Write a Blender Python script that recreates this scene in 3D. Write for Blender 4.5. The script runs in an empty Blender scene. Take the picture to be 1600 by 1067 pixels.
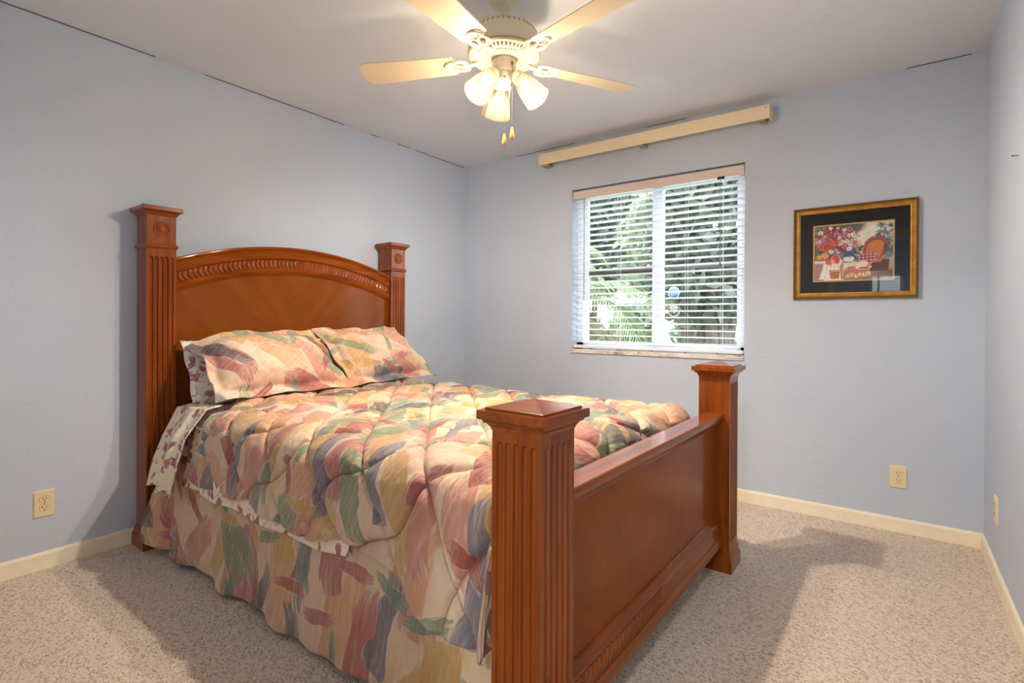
import bpy, math, random
import numpy as np
from mathutils import Vector, Matrix

PI = math.pi
S = bpy.context.scene
COL = S.collection
random.seed(7)
NR = np.random.RandomState(11)

def srgb(r, g, b):
    def f(c):
        c /= 255.0
        return c / 12.92 if c <= 0.04045 else ((c + 0.055) / 1.055) ** 2.4
    return (f(r), f(g), f(b), 1.0)

# ------------------------------------------------------------------ camera
cam_d = bpy.data.cameras.new('camera')
cam_d.sensor_width = 36.0
cam_d.lens = 808.44 / 1600 * 36
cam_d.shift_x = -3.609 / 1600
cam_d.shift_y = -30.845 / 1600
cam_d.clip_start = 0.02
cam_d.clip_end = 200
cam = bpy.data.objects.new('camera', cam_d)
COL.objects.link(cam)
yaw, pitch, roll = -0.631153, -0.003282, 0.004687
f_ = Vector((math.sin(yaw) * math.cos(pitch), math.cos(yaw) * math.cos(pitch), math.sin(pitch)))
r0 = Vector((math.cos(yaw), -math.sin(yaw), 0))
u0 = r0.cross(f_)
r_ = r0 * math.cos(roll) + u0 * math.sin(roll)
u_ = -r0 * math.sin(roll) + u0 * math.cos(roll)
M = Matrix((r_, u_, -f_)).transposed().to_4x4()
M.translation = Vector((3.03376, -3.40814, 1.11003))
cam.matrix_world = M
S.camera = cam

# ------------------------------------------------------------------ world, light, exposure
LAMP_W = 14.0          # watts each fan bulb throws out of the mouth of its shade
GLOW_W = 24.0          # watts each fan bulb throws through the frosted glass
SKY = 3.6
HALL_FILL_W = 27.0          # added fill lamp, unseen in the hall behind the open doorway
world = bpy.data.worlds.new('overcast_sky')
S.world = world
world.use_nodes = True
wn = world.node_tree
bg = wn.nodes['Background']
tc = wn.nodes.new('ShaderNodeTexCoord')
sx_ = wn.nodes.new('ShaderNodeSeparateXYZ')
rp = wn.nodes.new('ShaderNodeValToRGB')
rp.color_ramp.elements[0].position = 0.47
rp.color_ramp.elements[0].color = (0.16, 0.18, 0.15, 1)
rp.color_ramp.elements[1].position = 0.56
rp.color_ramp.elements[1].color = (0.80, 0.91, 1.0, 1)
mp = wn.nodes.new('ShaderNodeMapRange')
mp.inputs[1].default_value = -1
mp.inputs[2].default_value = 1
wn.links.new(tc.outputs['Generated'], sx_.inputs[0])
wn.links.new(sx_.outputs[2], mp.inputs[0])
wn.links.new(mp.outputs[0], rp.inputs[0])
wn.links.new(rp.outputs[0], bg.inputs[0])
bg.inputs[1].default_value = SKY
S.view_settings.view_transform = 'Standard'
S.view_settings.look = 'None'
S.view_settings.gamma = 1.0
S.view_settings.use_curve_mapping = False
S.view_settings.exposure = 1.25
S.cycles.use_denoising = True
S.cycles.max_bounces = 10
S.cycles.diffuse_bounces = 6
S.cycles.transparent_max_bounces = 24
S.cycles.sample_clamp_indirect = 6.0

W = 3.401      # room width (x)
H = 2.44       # ceiling
YR = -3.47     # rear wall (inner face)
# ------------------------------------------------------------------ helpers
def tag(o, label=None, cat=None, group=None, kind=None):
    if label: o['label'] = label
    if cat: o['category'] = cat
    if group: o['group'] = group
    if kind: o['kind'] = kind
    return o

def empty(name, loc=(0, 0, 0), rz=0.0, label=None, cat=None, group=None):
    o = bpy.data.objects.new(name, None)
    o.empty_display_size = 0.1
    COL.objects.link(o)
    o.location = loc
    o.rotation_euler = (0, 0, rz)
    return tag(o, label, cat, group)

class MB:
    def __init__(self):
        self.v = []; self.f = []; self.n = 0; self.uv = []
    def add(self, verts, faces, uv=None):
        b = self.n
        verts = np.asarray(verts, float).reshape(-1, 3)
        self.v.append(verts); self.n += len(verts)
        self.f += [tuple(b + i for i in f) for f in faces]
        self.uv.append(np.zeros((len(verts), 2)) if uv is None else np.asarray(uv, float))
        return self
    def box(self, x0, x1, y0, y1, z0, z1, ch=0.0):
        if ch <= 0:
            v = [(x, y, z) for z in (z0, z1) for y in (y0, y1) for x in (x0, x1)]
            return self.add(v, [(0, 2, 3, 1), (4, 5, 7, 6), (0, 1, 5, 4), (2, 6, 7, 3), (0, 4, 6, 2), (1, 3, 7, 5)])
        def loop(ix, iy, z):
            c = ch
            return [(x0 + ix + c, y0 + iy, z), (x1 - ix - c, y0 + iy, z), (x1 - ix, y0 + iy + c, z), (x1 - ix, y1 - iy - c, z),
                    (x1 - ix - c, y1 - iy, z), (x0 + ix + c, y1 - iy, z), (x0 + ix, y1 - iy - c, z), (x0 + ix, y0 + iy + c, z)]
        return self.loops([loop(ch, ch, z0), loop(0, 0, z0 + ch), loop(0, 0, z1 - ch), loop(ch, ch, z1)])
    def loops(self, L, cap=True, closed=True):
        n = len(L[0]); v = [p for l in L for p in l]; f = []
        for i in range(len(L) - 1):
            for j in range(n if closed else n - 1):
                k = (j + 1) % n
                f.append((i * n + j, i * n + k, (i + 1) * n + k, (i + 1) * n + j))
        if cap:
            f.append(tuple(reversed(range(n))))
            f.append(tuple((len(L) - 1) * n + j for j in range(n)))
        return self.add(v, f)
    def square(self, cx, cy, prof, c=0.002):
        L = []
        for h, z in prof:
            L.append([(cx + a * h, cy + b * h, z) for a, b in ((-1 + c / h, -1), (1 - c / h, -1), (1, -1 + c / h), (1, 1 - c / h), (1 - c / h, 1), (-1 + c / h, 1), (-1, 1 - c / h), (-1, -1 + c / h))])
        return self.loops(L)
    def lathe(self, prof, c=(0, 0, 0), axis=(0, 0, 1), n=32, cap=True, rib=0.0, nrib=0):
        ax = Vector(axis).normalized()
        a = ax.orthogonal().normalized(); b = ax.cross(a)
        L = []
        for r, h in prof:
            row = []
            for i in range(n):
                t = 2 * PI * i / n
                rr = r * (1 + rib * math.cos(nrib * t)) if nrib else r
                row.append(tuple(Vector(c) + ax * h + (a * math.cos(t) + b * math.sin(t)) * rr))
            L.append(row)
        return self.loops(L, cap)
    def tube(self, pts, r, n=8, closed=False):
        pts = [Vector(p) for p in pts]; L = []; up = None
        m = len(pts)
        for i, p in enumerate(pts):
            if closed: t = pts[(i + 1) % m] - pts[i - 1]
            else: t = pts[min(i + 1, m - 1)] - pts[max(i - 1, 0)]
            t.normalize()
            if up is None: up = t.orthogonal().normalized()
            up = (up - t * up.dot(t)).normalized(); bn = t.cross(up)
            rr = r[i] if isinstance(r, (list, tuple)) else r
            L.append([tuple(p + (up * math.cos(2 * PI * k / n) + bn * math.sin(2 * PI * k / n)) * rr) for k in range(n)])
        if closed: L.append(L[0])
        return self.loops(L, not closed)
    def prism(self, poly, ax, a0, a1):
        # poly: list of 2-D points; ax: axis of extrusion
        def P(p, t):
            return {'x': (t, p[0], p[1]), 'y': (p[0], t, p[1]), 'z': (p[0], p[1], t)}[ax]
        return self.loops([[P(p, a0) for p in poly], [P(p, a1) for p in poly]])
    def grid(self, G, uv=None, wrap=False):
        G = np.asarray(G, float); nu, nv = G.shape[:2]
        idx = np.arange(nu * nv).reshape(nu, nv)
        a, b, c, d = idx[:-1, :-1], idx[1:, :-1], idx[1:, 1:], idx[:-1, 1:]
        f = np.stack([a, b, c, d], -1).reshape(-1, 4)
        return self.add(G.reshape(-1, 3), [tuple(int(k) for k in q) for q in f], None if uv is None else np.asarray(uv).reshape(-1, 2))
    def mesh(self, name, smooth=False, colors=None):
        v = np.concatenate(self.v); uv = np.concatenate(self.uv)
        me = bpy.data.meshes.new(name)
        me.from_pydata(v.tolist(), [], self.f)
        me.update()
        if np.any(uv):
            l = me.uv_layers.new(name='UVMap')
            li = np.empty(len(me.loops), np.int32); me.loops.foreach_get('vertex_index', li)
            l.data.foreach_set('uv', uv[li].astype(np.float32).ravel())
        if colors is not None:
            ca = me.color_attributes.new('paint', 'FLOAT_COLOR', 'POINT')
            ca.data.foreach_set('color', colors.astype(np.float32).ravel())
        if smooth:
            me.polygons.foreach_set('use_smooth', np.ones(len(me.polygons), bool))
        return me
    def build(self, name, mat, parent=None, smooth=False, colors=None, recalc=True, angle=None):
        me = self.mesh(name, smooth, colors)
        if recalc:
            import bmesh
            bm = bmesh.new(); bm.from_mesh(me)
            bmesh.ops.recalc_face_normals(bm, faces=bm.faces)
            bm.to_mesh(me); bm.free()
        if angle is not None:
            me.polygons.foreach_set('use_smooth', np.ones(len(me.polygons), bool))
            me.set_sharp_from_angle(angle=math.radians(angle))
        o = bpy.data.objects.new(name, me)
        COL.objects.link(o)
        if mat: me.materials.append(mat)
        if parent: o.parent = parent
        return o

def copy_tree(o, parent=None):
    c = o.copy(); COL.objects.link(c); c.parent = parent
    for ch in list(o.children):
        copy_tree(ch, c)
    return c

# ------------------------------------------------------------------ materials
class NT:
    def __init__(self, name):
        self.m = bpy.data.materials.new(name); self.m.use_nodes = True
        self.t = self.m.node_tree
        self.b = self.t.nodes['Principled BSDF']; self.out = self.t.nodes['Material Output']
    def n(self, typ, **kw):
        x = self.t.nodes.new('ShaderNode' + typ)
        for k, v in kw.items():
            setattr(x, k, v)
        return x
    def l(self, a, b):
        self.t.links.new(a, b)
    def val(self, sock, v):
        if hasattr(v, 'links') or isinstance(v, bpy.types.NodeSocket): self.l(v, sock)
        else: sock.default_value = v
    def math(self, op, a, b=0.0, c=0.0, clamp=False):
        x = self.n('Math', operation=op, use_clamp=clamp)
        self.val(x.inputs[0], a); self.val(x.inputs[1], b); self.val(x.inputs[2], c)
        return x.outputs[0]
    def vmath(self, op, a, b=(0, 0, 0), s=None):
        x = self.n('VectorMath', operation=op)
        self.val(x.inputs[0], a)
        self.val(x.inputs[1], b)
        if s is not None: self.val(x.inputs['Scale'], s)
        return x.outputs[0]
    def mix(self, fac, a, b, mode='MIX'):
        x = self.n('Mix', data_type='RGBA', blend_type=mode)
        self.val(x.inputs[0], fac); self.val(x.inputs[6], a); self.val(x.inputs[7], b)
        return x.outputs[2]
    def ramp(self, fac, stops, interp='LINEAR'):
        x = self.n('ValToRGB'); cr = x.color_ramp; cr.interpolation = interp
        while len(cr.elements) < len(stops): cr.elements.new(0.5)
        for e, (p, c) in zip(cr.elements, stops):
            e.position = p; e.color = c if len(c) == 4 else (*c, 1)
        self.val(x.inputs[0], fac)
        return x.outputs[0]
    def coord(self, which='Object'):
        return self.n('TexCoord').outputs[which]
    def mapping(self, vec, scale=(1, 1, 1), loc=(0, 0, 0), rot=(0, 0, 0)):
        x = self.n('Mapping'); self.l(vec, x.inputs[0])
        x.inputs['Scale'].default_value = scale; x.inputs['Location'].default_value = loc; x.inputs['Rotation'].default_value = rot
        return x.outputs[0]
    def noise(self, vec, scale, detail=3, rough=0.5, dist=0.0, out=0):
        x = self.n('TexNoise'); self.l(vec, x.inputs['Vector'])
        x.inputs['Scale'].default_value = scale; x.inputs['Detail'].default_value = detail
        x.inputs['Roughness'].default_value = rough; x.inputs['Distortion'].default_value = dist
        return x.outputs[out]
    def bump(self, h, strength=0.3, dist=0.01, normal=None):
        x = self.n('Bump'); self.val(x.inputs['Height'], h)
        x.inputs['Strength'].default_value = strength; x.inputs['Distance'].default_value = dist
        if normal is not None: self.l(normal, x.inputs['Normal'])
        self.l(x.outputs[0], self.b.inputs['Normal'])
        return x.outputs[0]
    def set(self, **kw):
        for k, v in kw.items():
            self.val(self.b.inputs[k.replace('_', ' ')], v)
        return self

def plain(name, col, rough=0.5, metal=0.0, spec=0.5, var=0.05, vs=20.0):
    m = NT(name)
    n = m.noise(m.coord(), vs, 3)
    c0 = tuple(x * (1 - var) for x in col[:3]) + (1,); c1 = tuple(min(1, x * (1 + var)) for x in col[:3]) + (1,)
    m.set(Base_Color=m.ramp(n, [(0.3, c0), (0.7, c1)]), Roughness=rough, Metallic=metal)
    m.b.inputs['Specular IOR Level'].default_value = spec
    return m.m

def wall_mat(name, c0, c1, bscale=55, bstr=0.35, stain=None):
    m = NT(name); co = m.coord()
    n = m.noise(co, 1.3, 4, 0.55)
    col = m.ramp(n, [(0.3, c0), (0.7, c1)])
    if stain:
        s = m.noise(m.mapping(co, (5, 5, 16)), 1.0, 5, 0.6)
        col = m.mix(m.math('MULTIPLY', m.ramp(s, [(0.60, (0, 0, 0)), (0.78, (1, 1, 1))]), 0.28), col, stain)
    m.set(Base_Color=col, Roughness=0.75)
    m.b.inputs['Specular IOR Level'].default_value = 0.25
    h = m.math('ADD', m.noise(co, bscale, 4, 0.6), m.math('MULTIPLY', m.noise(co, bscale * 0.28, 3), 0.8))
    m.bump(h, bstr, 0.006)
    return m.m

def wood_mat(name, grain='z', dark=(92, 40, 7), mid=(134, 64, 14), light=(164, 90, 28), rough=0.28, veneer=False, coat=0.8):
    m = NT(name); co = m.coord()
    sc = {'x': (1.4, 26, 26), 'y': (26, 1.4, 26), 'z': (26, 26, 1.4)}[grain]
    if veneer:   # book-matched diagonal veneer, mirrored about the middle of the panel
        s = m.n('SeparateXYZ'); m.l(co, s.inputs[0])
        ay = m.math('ABSOLUTE', s.outputs[1])
        d1 = m.math('SUBTRACT', m.math('MULTIPLY', ay, 0.75), m.math('MULTIPLY', s.outputs[2], 0.66))
        d2 = m.math('ADD', m.math('MULTIPLY', ay, 0.66), m.math('MULTIPLY', s.outputs[2], 0.75))
        cb = m.n('CombineXYZ'); m.l(m.math('MULTIPLY', d1, 7.0), cb.inputs[0]); m.l(m.math('MULTIPLY', d2, 1.6), cb.inputs[1])
        v = cb.outputs[0]
    else:
        v = m.mapping(co, sc)
    n1 = m.noise(v, 1.0, 5, 0.6, 0.6)
    n2 = m.noise(v, 6.0, 3, 0.7)
    n3 = m.noise(co, 2.2, 2)
    f = m.math('ADD', m.math('MULTIPLY', n1, 0.7), m.math('ADD', m.math('MULTIPLY', n2, 0.18), m.math('MULTIPLY', n3, 0.14)))
    col = m.ramp(f, [(0.26, srgb(*dark)), (0.52, srgb(*mid)), (0.80, srgb(*light))])
    m.set(Base_Color=col, Roughness=rough)
    m.b.inputs['Coat Weight'].default_value = 0.35 if veneer else coat
    m.b.inputs['Coat IOR'].default_value = 1.4
    m.b.inputs['Coat Roughness'].default_value = 0.11
    m.b.inputs['Specular IOR Level'].default_value = 0.05
    m.bump(n2, 0.04, 0.002)
    return m.m

def stroke_layer(m, uv, base, scale, seed, ang, angr, ln, wd, keep, palette, cream, warp=0.12, bristle=0.6):
    p = m.vmath('ADD', m.vmath('SCALE', uv, s=scale), (seed * 3.7, seed * 1.9, 0))
    wv = m.vmath('SUBTRACT', m.noise(p, 1.6, 2, 0.5, 0, 1), (0.5, 0.5, 0.5))
    pw = m.vmath('ADD', p, m.vmath('SCALE', wv, s=warp * 2))
    vo = m.n('TexVoronoi', voronoi_dimensions='2D', feature='F1'); m.l(pw, vo.inputs['Vector'])
    vo.inputs['Scale'].default_value = 1.0; vo.inputs['Randomness'].default_value = 0.75
    loc = m.vmath('SUBTRACT', pw, vo.outputs['Position'])
    rs = m.n('SeparateColor'); m.l(vo.outputs['Color'], rs.inputs[0])
    r1, r2, r3 = rs.outputs
    rot = m.n('VectorRotate', rotation_type='Z_AXIS'); m.l(loc, rot.inputs['Vector'])
    m.l(m.math('ADD', m.math('MULTIPLY', m.math('SUBTRACT', r1, 0.5), angr), ang), rot.inputs['Angle'])
    s = m.n('SeparateXYZ'); m.l(rot.outputs[0], s.inputs[0])
    X = m.math('DIVIDE', s.outputs[0], ln)
    bend = m.math('MULTIPLY', m.math('SUBTRACT', r2, 0.5), 1.5)
    Y = m.math('ADD', m.math('DIVIDE', s.outputs[1], wd), m.math('MULTIPLY', m.math('MULTIPLY', X, X), bend))
    cb = m.n('CombineXYZ'); m.l(m.math('MULTIPLY', X, 0.9), cb.inputs[0]); m.l(m.math('MULTIPLY', Y, 5.0), cb.inputs[1]); m.l(m.math('MULTIPLY', r3, 40), cb.inputs[2])
    br = m.noise(cb.outputs[0], 1.0, 4, 0.65)
    X2 = m.math('MULTIPLY', X, X)
    d = m.math('SQRT', m.math('ADD', m.math('MULTIPLY', X2, X2), m.math('MULTIPLY', Y, Y)))
    d = m.math('ADD', d, m.math('MULTIPLY', m.math('MULTIPLY', m.math('SUBTRACT', br, 0.5), bristle * 2.4), m.math('ABSOLUTE', X)))
    on = m.math('LESS_THAN', r3, keep)
    def mask(a, b):
        x = m.n('MapRange', interpolation_type='SMOOTHSTEP'); m.l(d, x.inputs[0])
        x.inputs[1].default_value = b; x.inputs[2].default_value = a; x.inputs[3].default_value = 0; x.inputs[4].default_value = 1
        return m.math('MULTIPLY', x.outputs[0], on)
    k = len(palette)
    r4 = m.math('FRACT', m.math('MULTIPLY', m.math('ADD', r1, m.math('MULTIPLY', r2, 3.1)), 7.31))
    col = m.ramp(r4, [(i / k, srgb(*c)) for i, c in enumerate(palette)], 'CONSTANT')
    col = m.mix(m.math('MULTIPLY', m.ramp(br, [(0.44, (0, 0, 0)), (0.62, (1, 1, 1))]), m.math('MULTIPLY', m.math('SUBTRACT', m.math('ABSOLUTE', X), 0.30, clamp=True), 1.1)), col, cream)
    col = m.mix(m.math('MULTIPLY', m.noise(p, 5.0, 3), 0.22), col, base)
    o = m.mix(m.math('MULTIPLY', m.math('MULTIPLY', mask(1.06, 1.16), 0.8), m.ramp(m.noise(p, 4.0, 2), [(0.42, (0, 0, 0)), (0.6, (1, 1, 1))])), base, cream)
    return m.mix(m.math('MULTIPLY', mask(0.92, 1.02), 0.93), o, col)

PINK = (214, 140, 124); ROSE = (190, 102, 100); RED = (166, 72, 60); PEACH = (232, 170, 126)
OCHRE = (218, 172, 98); SAGE = (132, 154, 116); TEAL = (114, 150, 138); GREY = (84, 78, 86)
BLUE = (106, 112, 132); CREAMC = (242, 218, 190)
def print_mat(name, scale, ang, seed, gain=1.0, dark_keep=0.5, bumpy=0.25, quilted=False):
    m = NT(name)
    uv = m.n('UVMap').outputs[0]
    cream = srgb(244, 222, 200)
    w = m.noise(uv, 4.5, 3, 0.6, 0.8)
    base = m.ramp(w, [(0.30, srgb(238, 190, 168)), (0.46, srgb(244, 208, 182)), (0.58, srgb(242, 216, 178)), (0.72, srgb(232, 196, 140))])
    a = base
    a = stroke_layer(m, uv, a, 3.6 * scale, seed + 1, ang, 1.6, 0.62, 0.30, 0.92, [PEACH, OCHRE, PINK, CREAMC, SAGE, OCHRE, PEACH], cream)
    a = stroke_layer(m, uv, a, 4.6 * scale, seed + 2, ang + 0.5, 1.8, 0.60, 0.26, 0.72, [SAGE, PINK, TEAL, OCHRE, ROSE, PEACH, SAGE], cream)
    a = stroke_layer(m, uv, a, 4.0 * scale, seed + 3, ang - 0.3, 1.3, 0.66, 0.17, 0.55, [ROSE, TEAL, RED, PINK, SAGE, OCHRE, ROSE], cream)
    a = stroke_layer(m, uv, a, 3.2 * scale, seed + 4, ang + 0.15, 1.0, 0.62, 0.115, dark_keep, [GREY, BLUE, GREY, SAGE, BLUE], cream, 0.2, 0.8)
    a = stroke_layer(m, uv, a, 7.0 * scale, seed + 5, ang - 0.6, 2.2, 0.55, 0.12, 0.40, [RED, SAGE, ROSE, TEAL, OCHRE], cream)
    st = m.noise(m.mapping(m.mapping(uv, (1, 1, 1), rot=(0, 0, -ang)), (7, 95, 1)), 1.0, 4, 0.65, 0.5)
    a = m.mix(m.ramp(st, [(0.50, (0, 0, 0)), (0.72, (0.42, 0.42, 0.42))]), a, cream)
    a = m.mix(m.ramp(st, [(0.28, (0.30, 0.30, 0.30)), (0.46, (0, 0, 0))]), a, srgb(176, 120, 96))
    if gain != 1.0:
        a = m.mix(1.0, a, (gain, gain, gain, 1), 'MULTIPLY')
    if quilted:      # dark line painted along both seam families: crease shade drawn as thread
        q = m.n('SeparateXYZ'); m.l(uv, q.inputs[0]); u_n, v_n = q.outputs[0], q.outputs[1]
        sm_ = m.math('ADD', u_n, v_n)
        k1 = m.math('DIVIDE', m.math('SUBTRACT', sm_, 0.305), 0.290)
        wv_ = m.math('MULTIPLY', m.math('SINE', m.math('ADD', m.math('MULTIPLY', sm_, PI / 0.29), 0.6)), 0.045)
        k2 = m.math('DIVIDE', m.math('ADD', m.math('SUBTRACT', m.math('SUBTRACT', u_n, v_n), 0.005), wv_), 0.335)
        dd = []
        for k_, sp_ in ((k1, 0.29 * 0.707), (k2, 0.335 * 0.707)):
            dd.append(m.math('MULTIPLY', m.math('ABSOLUTE', m.math('SUBTRACT', m.math('FRACT', m.math('ADD', k_, 0.5)), 0.5)), sp_))
        ds = m.math('MINIMUM', dd[0], dd[1])
        a = m.mix(m.ramp(ds, [(0.0012, (0.75, 0.75, 0.75)), (0.0034, (0, 0, 0))]), a, srgb(122, 70, 58))
    m.set(Base_Color=a, Roughness=0.62)
    m.b.inputs['Sheen Weight'].default_value = 0.15
    m.b.inputs['Specular IOR Level'].default_value = 0.3
    wr = m.math('ADD', m.noise(m.mapping(uv, (16, 9, 1)), 1.0, 4, 0.6, 1.2), m.math('MULTIPLY', m.noise(uv, 900, 1), 0.05))
    m.bump(wr, bumpy, 0.02)
    return m.m

def floral_mat(name, basec):
    m = NT(name)
    uv = m.n('UVMap').outputs[0]
    cream = srgb(*basec)
    a = m.ramp(m.noise(uv, 6, 2), [(0.3, srgb(*[c - 8 for c in basec])), (0.7, cream)])
    a = stroke_layer(m, uv, a, 15, 3, 0.8, 4.5, 0.42, 0.035, 0.8, [(120, 128, 118), (140, 120, 112), (118, 122, 140)], cream, 0.35, 0.4)
    a = stroke_layer(m, uv, a, 24, 5, 0.4, 5.0, 0.34, 0.05, 0.5, [(150, 140, 124), (124, 120, 132)], cream, 0.3, 0.4)
    a = stroke_layer(m, uv, a, 14, 8, 0.3, 5.0, 0.34, 0.22, 0.52, [(160, 62, 82), (176, 88, 100), (146, 58, 84)], cream, 0.5, 0.9)
    a = stroke_layer(m, uv, a, 21, 11, 1.3, 5.0, 0.30, 0.16, 0.40, [(178, 92, 100), (150, 66, 88)], cream, 0.5, 0.9)
    m.set(Base_Color=a, Roughness=0.8)
    m.b.inputs['Specular IOR Level'].default_value = 0.2
    m.bump(m.noise(m.mapping(uv, (10, 18, 1)), 1.0, 4, 0.55, 0.8), 0.22, 0.02)
    return m.m

def carpet_mat():
    m = NT('carpet_pile'); co = m.coord()
    wv = m.vmath('SUBTRACT', m.noise(co, 60, 2, 0.5, 0, 1), (0.5, 0.5, 0.5))
    p = m.vmath('ADD', co, m.vmath('SCALE', wv, s=0.014))
    vo = m.n('TexVoronoi', feature='F1'); m.l(m.mapping(p, (1.0, 1.7, 1.0), rot=(0, 0, 0.6)), vo.inputs['Vector']); vo.inputs['Scale'].default_value = 125
    rs = m.n('SeparateColor'); m.l(vo.outputs['Color'], rs.inputs[0])
    fine = m.noise(p, 260, 3, 0.7)
    big = m.noise(co, 1.8, 3)
    col = m.ramp(rs.outputs[0], [(0.0, srgb(96, 66, 46)), (0.16, srgb(132, 100, 76)), (0.29, srgb(222, 198, 174)), (0.62, srgb(240, 220, 198)), (1.0, srgb(250, 236, 220))])
    col = m.mix(0.55, col, m.ramp(fine, [(0.34, srgb(112, 80, 58)), (0.46, srgb(226, 202, 178)), (0.62, srgb(252, 238, 222))]))
    col = m.mix(m.math('MULTIPLY', m.math('SUBTRACT', big, 0.35, clamp=True), 0.25), col, srgb(196, 172, 150))
    m.set(Base_Color=col, Roughness=0.95)
    m.b.inputs['Specular IOR Level'].default_value = 0.1
    m.b.inputs['Sheen Weight'].default_value = 0.25
    h = m.math('ADD', m.math('MULTIPLY', vo.outputs['Distance'], -1.0), m.math('MULTIPLY', fine, 1.2))
    m.bump(h, 0.55, 0.010)
    return m.m

def glass_mat(name, tint=(0.96, 0.98, 0.97, 1), fac=1.0):
    m = NT(name); t = m.t
    t.nodes.remove(m.b)
    tr = m.n('BsdfTransparent'); tr.inputs[0].default_value = tint
    gl = m.n('BsdfGlossy'); gl.inputs['Roughness'].default_value = 0.0; gl.inputs[0].default_value = (1, 1, 1, 1)
    fr = m.n('Fresnel'); fr.inputs[0].default_value = 1.5
    fr2 = m.math('MULTIPLY', fr.outputs[0], fac, clamp=True)
    mx = m.n('MixShader'); m.l(fr2, mx.inputs[0]); m.l(tr.outputs[0], mx.inputs[1]); m.l(gl.outputs[0], mx.inputs[2])
    m.l(mx.outputs[0], m.out.inputs[0])
    return m.m

def emit_mat(name, col, s):
    m = NT(name)
    m.set(Base_Color=col, Emission_Color=col, Emission_Strength=s)
    return m.m

def shade_mat():
    m = NT('frosted_glass')
    tl = m.n('BsdfTranslucent'); tl.inputs[0].default_value = (0.0085, 0.0073, 0.0052, 1)
    tr = m.n('BsdfTransparent'); tr.inputs[0].default_value = (1, 0.95, 0.86, 1)
    mx = m.n('MixShader'); mx.inputs[0].default_value = 0.45
    m.l(tl.outputs[0], mx.inputs[1]); m.l(tr.outputs[0], mx.inputs[2])
    mx2 = m.n('MixShader'); mx2.inputs[0].default_value = 0.25
    m.set(Base_Color=(0.03, 0.027, 0.02, 1), Roughness=0.3, Emission_Color=srgb(255, 224, 170), Emission_Strength=0.45)
    m.l(mx.outputs[0], mx2.inputs[1]); m.l(m.b.outputs[0], mx2.inputs[2])
    m.l(mx2.outputs[0], m.out.inputs[0])
    return m.m

def leaf_mat(name, c0, c1):
    m = NT(name)
    oi = m.noise(m.coord(), 5, 3)
    col = m.ramp(oi, [(0.3, c0), (0.7, c1)])
    m.set(Base_Color=col, Roughness=0.6)
    tl = m.n('BsdfTranslucent'); m.l(col, tl.inputs[0])
    mx = m.n('MixShader'); mx.inputs[0].default_value = 0.35
    m.l(m.b.outputs[0], mx.inputs[1]); m.l(tl.outputs[0], mx.inputs[2]); m.l(mx.outputs[0], m.out.inputs[0])
    return m.m

M_WALL = wall_mat('pale_blue_paint', srgb(190, 201, 217), srgb(197, 207, 221), stain=srgb(176, 186, 200))
M_CEIL = wall_mat('ceiling_paint', srgb(215, 219, 226), srgb(221, 225, 231), 70, 0.4)
M_TRIM = plain('cream_trim_paint', srgb(246, 234, 208), 0.45, var=0.03)
M_CARPET = carpet_mat()
M_WHITE = plain('white_vinyl', srgb(238, 241, 246), 0.4, var=0.02)
M_SLAT = plain('white_blind_slat', srgb(240, 243, 250), 0.42, var=0.02)
M_VAL = plain('blind_valance', srgb(226, 206, 196), 0.5, var=0.02)
M_CREAM = plain('cream_plastic', srgb(242, 224, 186), 0.4, var=0.03)
M_OUTLET = plain('ivory_plastic', srgb(236, 218, 178), 0.35, var=0.02)
M_DARK = plain('dark_slot', srgb(40, 32, 26), 0.7, var=0.1)
M_BLACK = plain('dark_gap', srgb(34, 34, 38), 0.8, var=0.1)
M_STEEL = plain('steel', srgb(150, 145, 135), 0.35, 0.9, var=0.05)
M_FAN = plain('cream_enamel', srgb(216, 206, 182), 0.35, var=0.02)
M_BLADE = plain('cream_blade', srgb(222, 206, 176), 0.5, var=0.04, vs=6)
M_FOB = wood_mat('pale_wood', 'z', (190, 150, 84), (216, 178, 108), (230, 198, 130))
M_WOODZ = wood_mat('honey_oak_upright', 'z')
M_WOODY = wood_mat('honey_oak_crosswise', 'y')
M_WOODX = wood_mat('honey_oak_lengthwise', 'x')
M_VENEER = wood_mat('honey_oak_veneer', veneer=True, dark=(112, 56, 10), mid=(127, 66, 14), light=(142, 78, 20))
M_CREST = wood_mat('honey_oak_crest', 'y', coat=0.12, rough=0.42)
M_CARVE = wood_mat('carved_oak', 'z', (92, 42, 8), (136, 68, 18), (168, 96, 38))
M_QUILT = print_mat('brushstroke_quilt_print', 1.0, 1.2, 0, 0.70, dark_keep=0.55, bumpy=0.42, quilted=True)
M_SKIRT = print_mat('brushstroke_skirt_print', 0.85, 1.45, 20, 0.70, 0.66)
M_SHAM = print_mat('brushstroke_sham_print', 1.0, 0.6, 41, 0.78, 0.5, 0.3)
M_FLORAL = floral_mat('rosebud_sheet_print', (236, 228, 220))
M_GLASS = glass_mat('window_glass')
M_PGLASS = glass_mat('picture_glass', (1, 1, 1, 1), 1.2)

def gold_mat():
    m = NT('antique_gold'); co = m.coord()
    n = m.noise(co, 30, 4, 0.6)
    m.set(Base_Color=m.ramp(n, [(0.25, srgb(158, 112, 40)), (0.55, srgb(188, 138, 56)), (0.8, srgb(206, 160, 76))]), Roughness=0.42, Metallic=0.65)
    return m.m
M_GOLD = gold_mat()
def marble_mat():
    m = NT('marble'); co = m.coord()
    n = m.noise(m.mapping(co, (6, 20, 20)), 1.0, 6, 0.7, 2.0)
    m.set(Base_Color=m.ramp(n, [(0.35, srgb(150, 140, 134)), (0.48, srgb(222, 214, 206)), (0.7, srgb(240, 234, 228))]), Roughness=0.25)
    return m.m
M_MARBLE = marble_mat()

# ------------------------------------------------------------------ setting
def struct(name, mb, mat, parent=None, **kw):
    o = mb.build(name, mat, parent, **kw)
    if parent is None: o['kind'] = 'structure'
    return o

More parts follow.
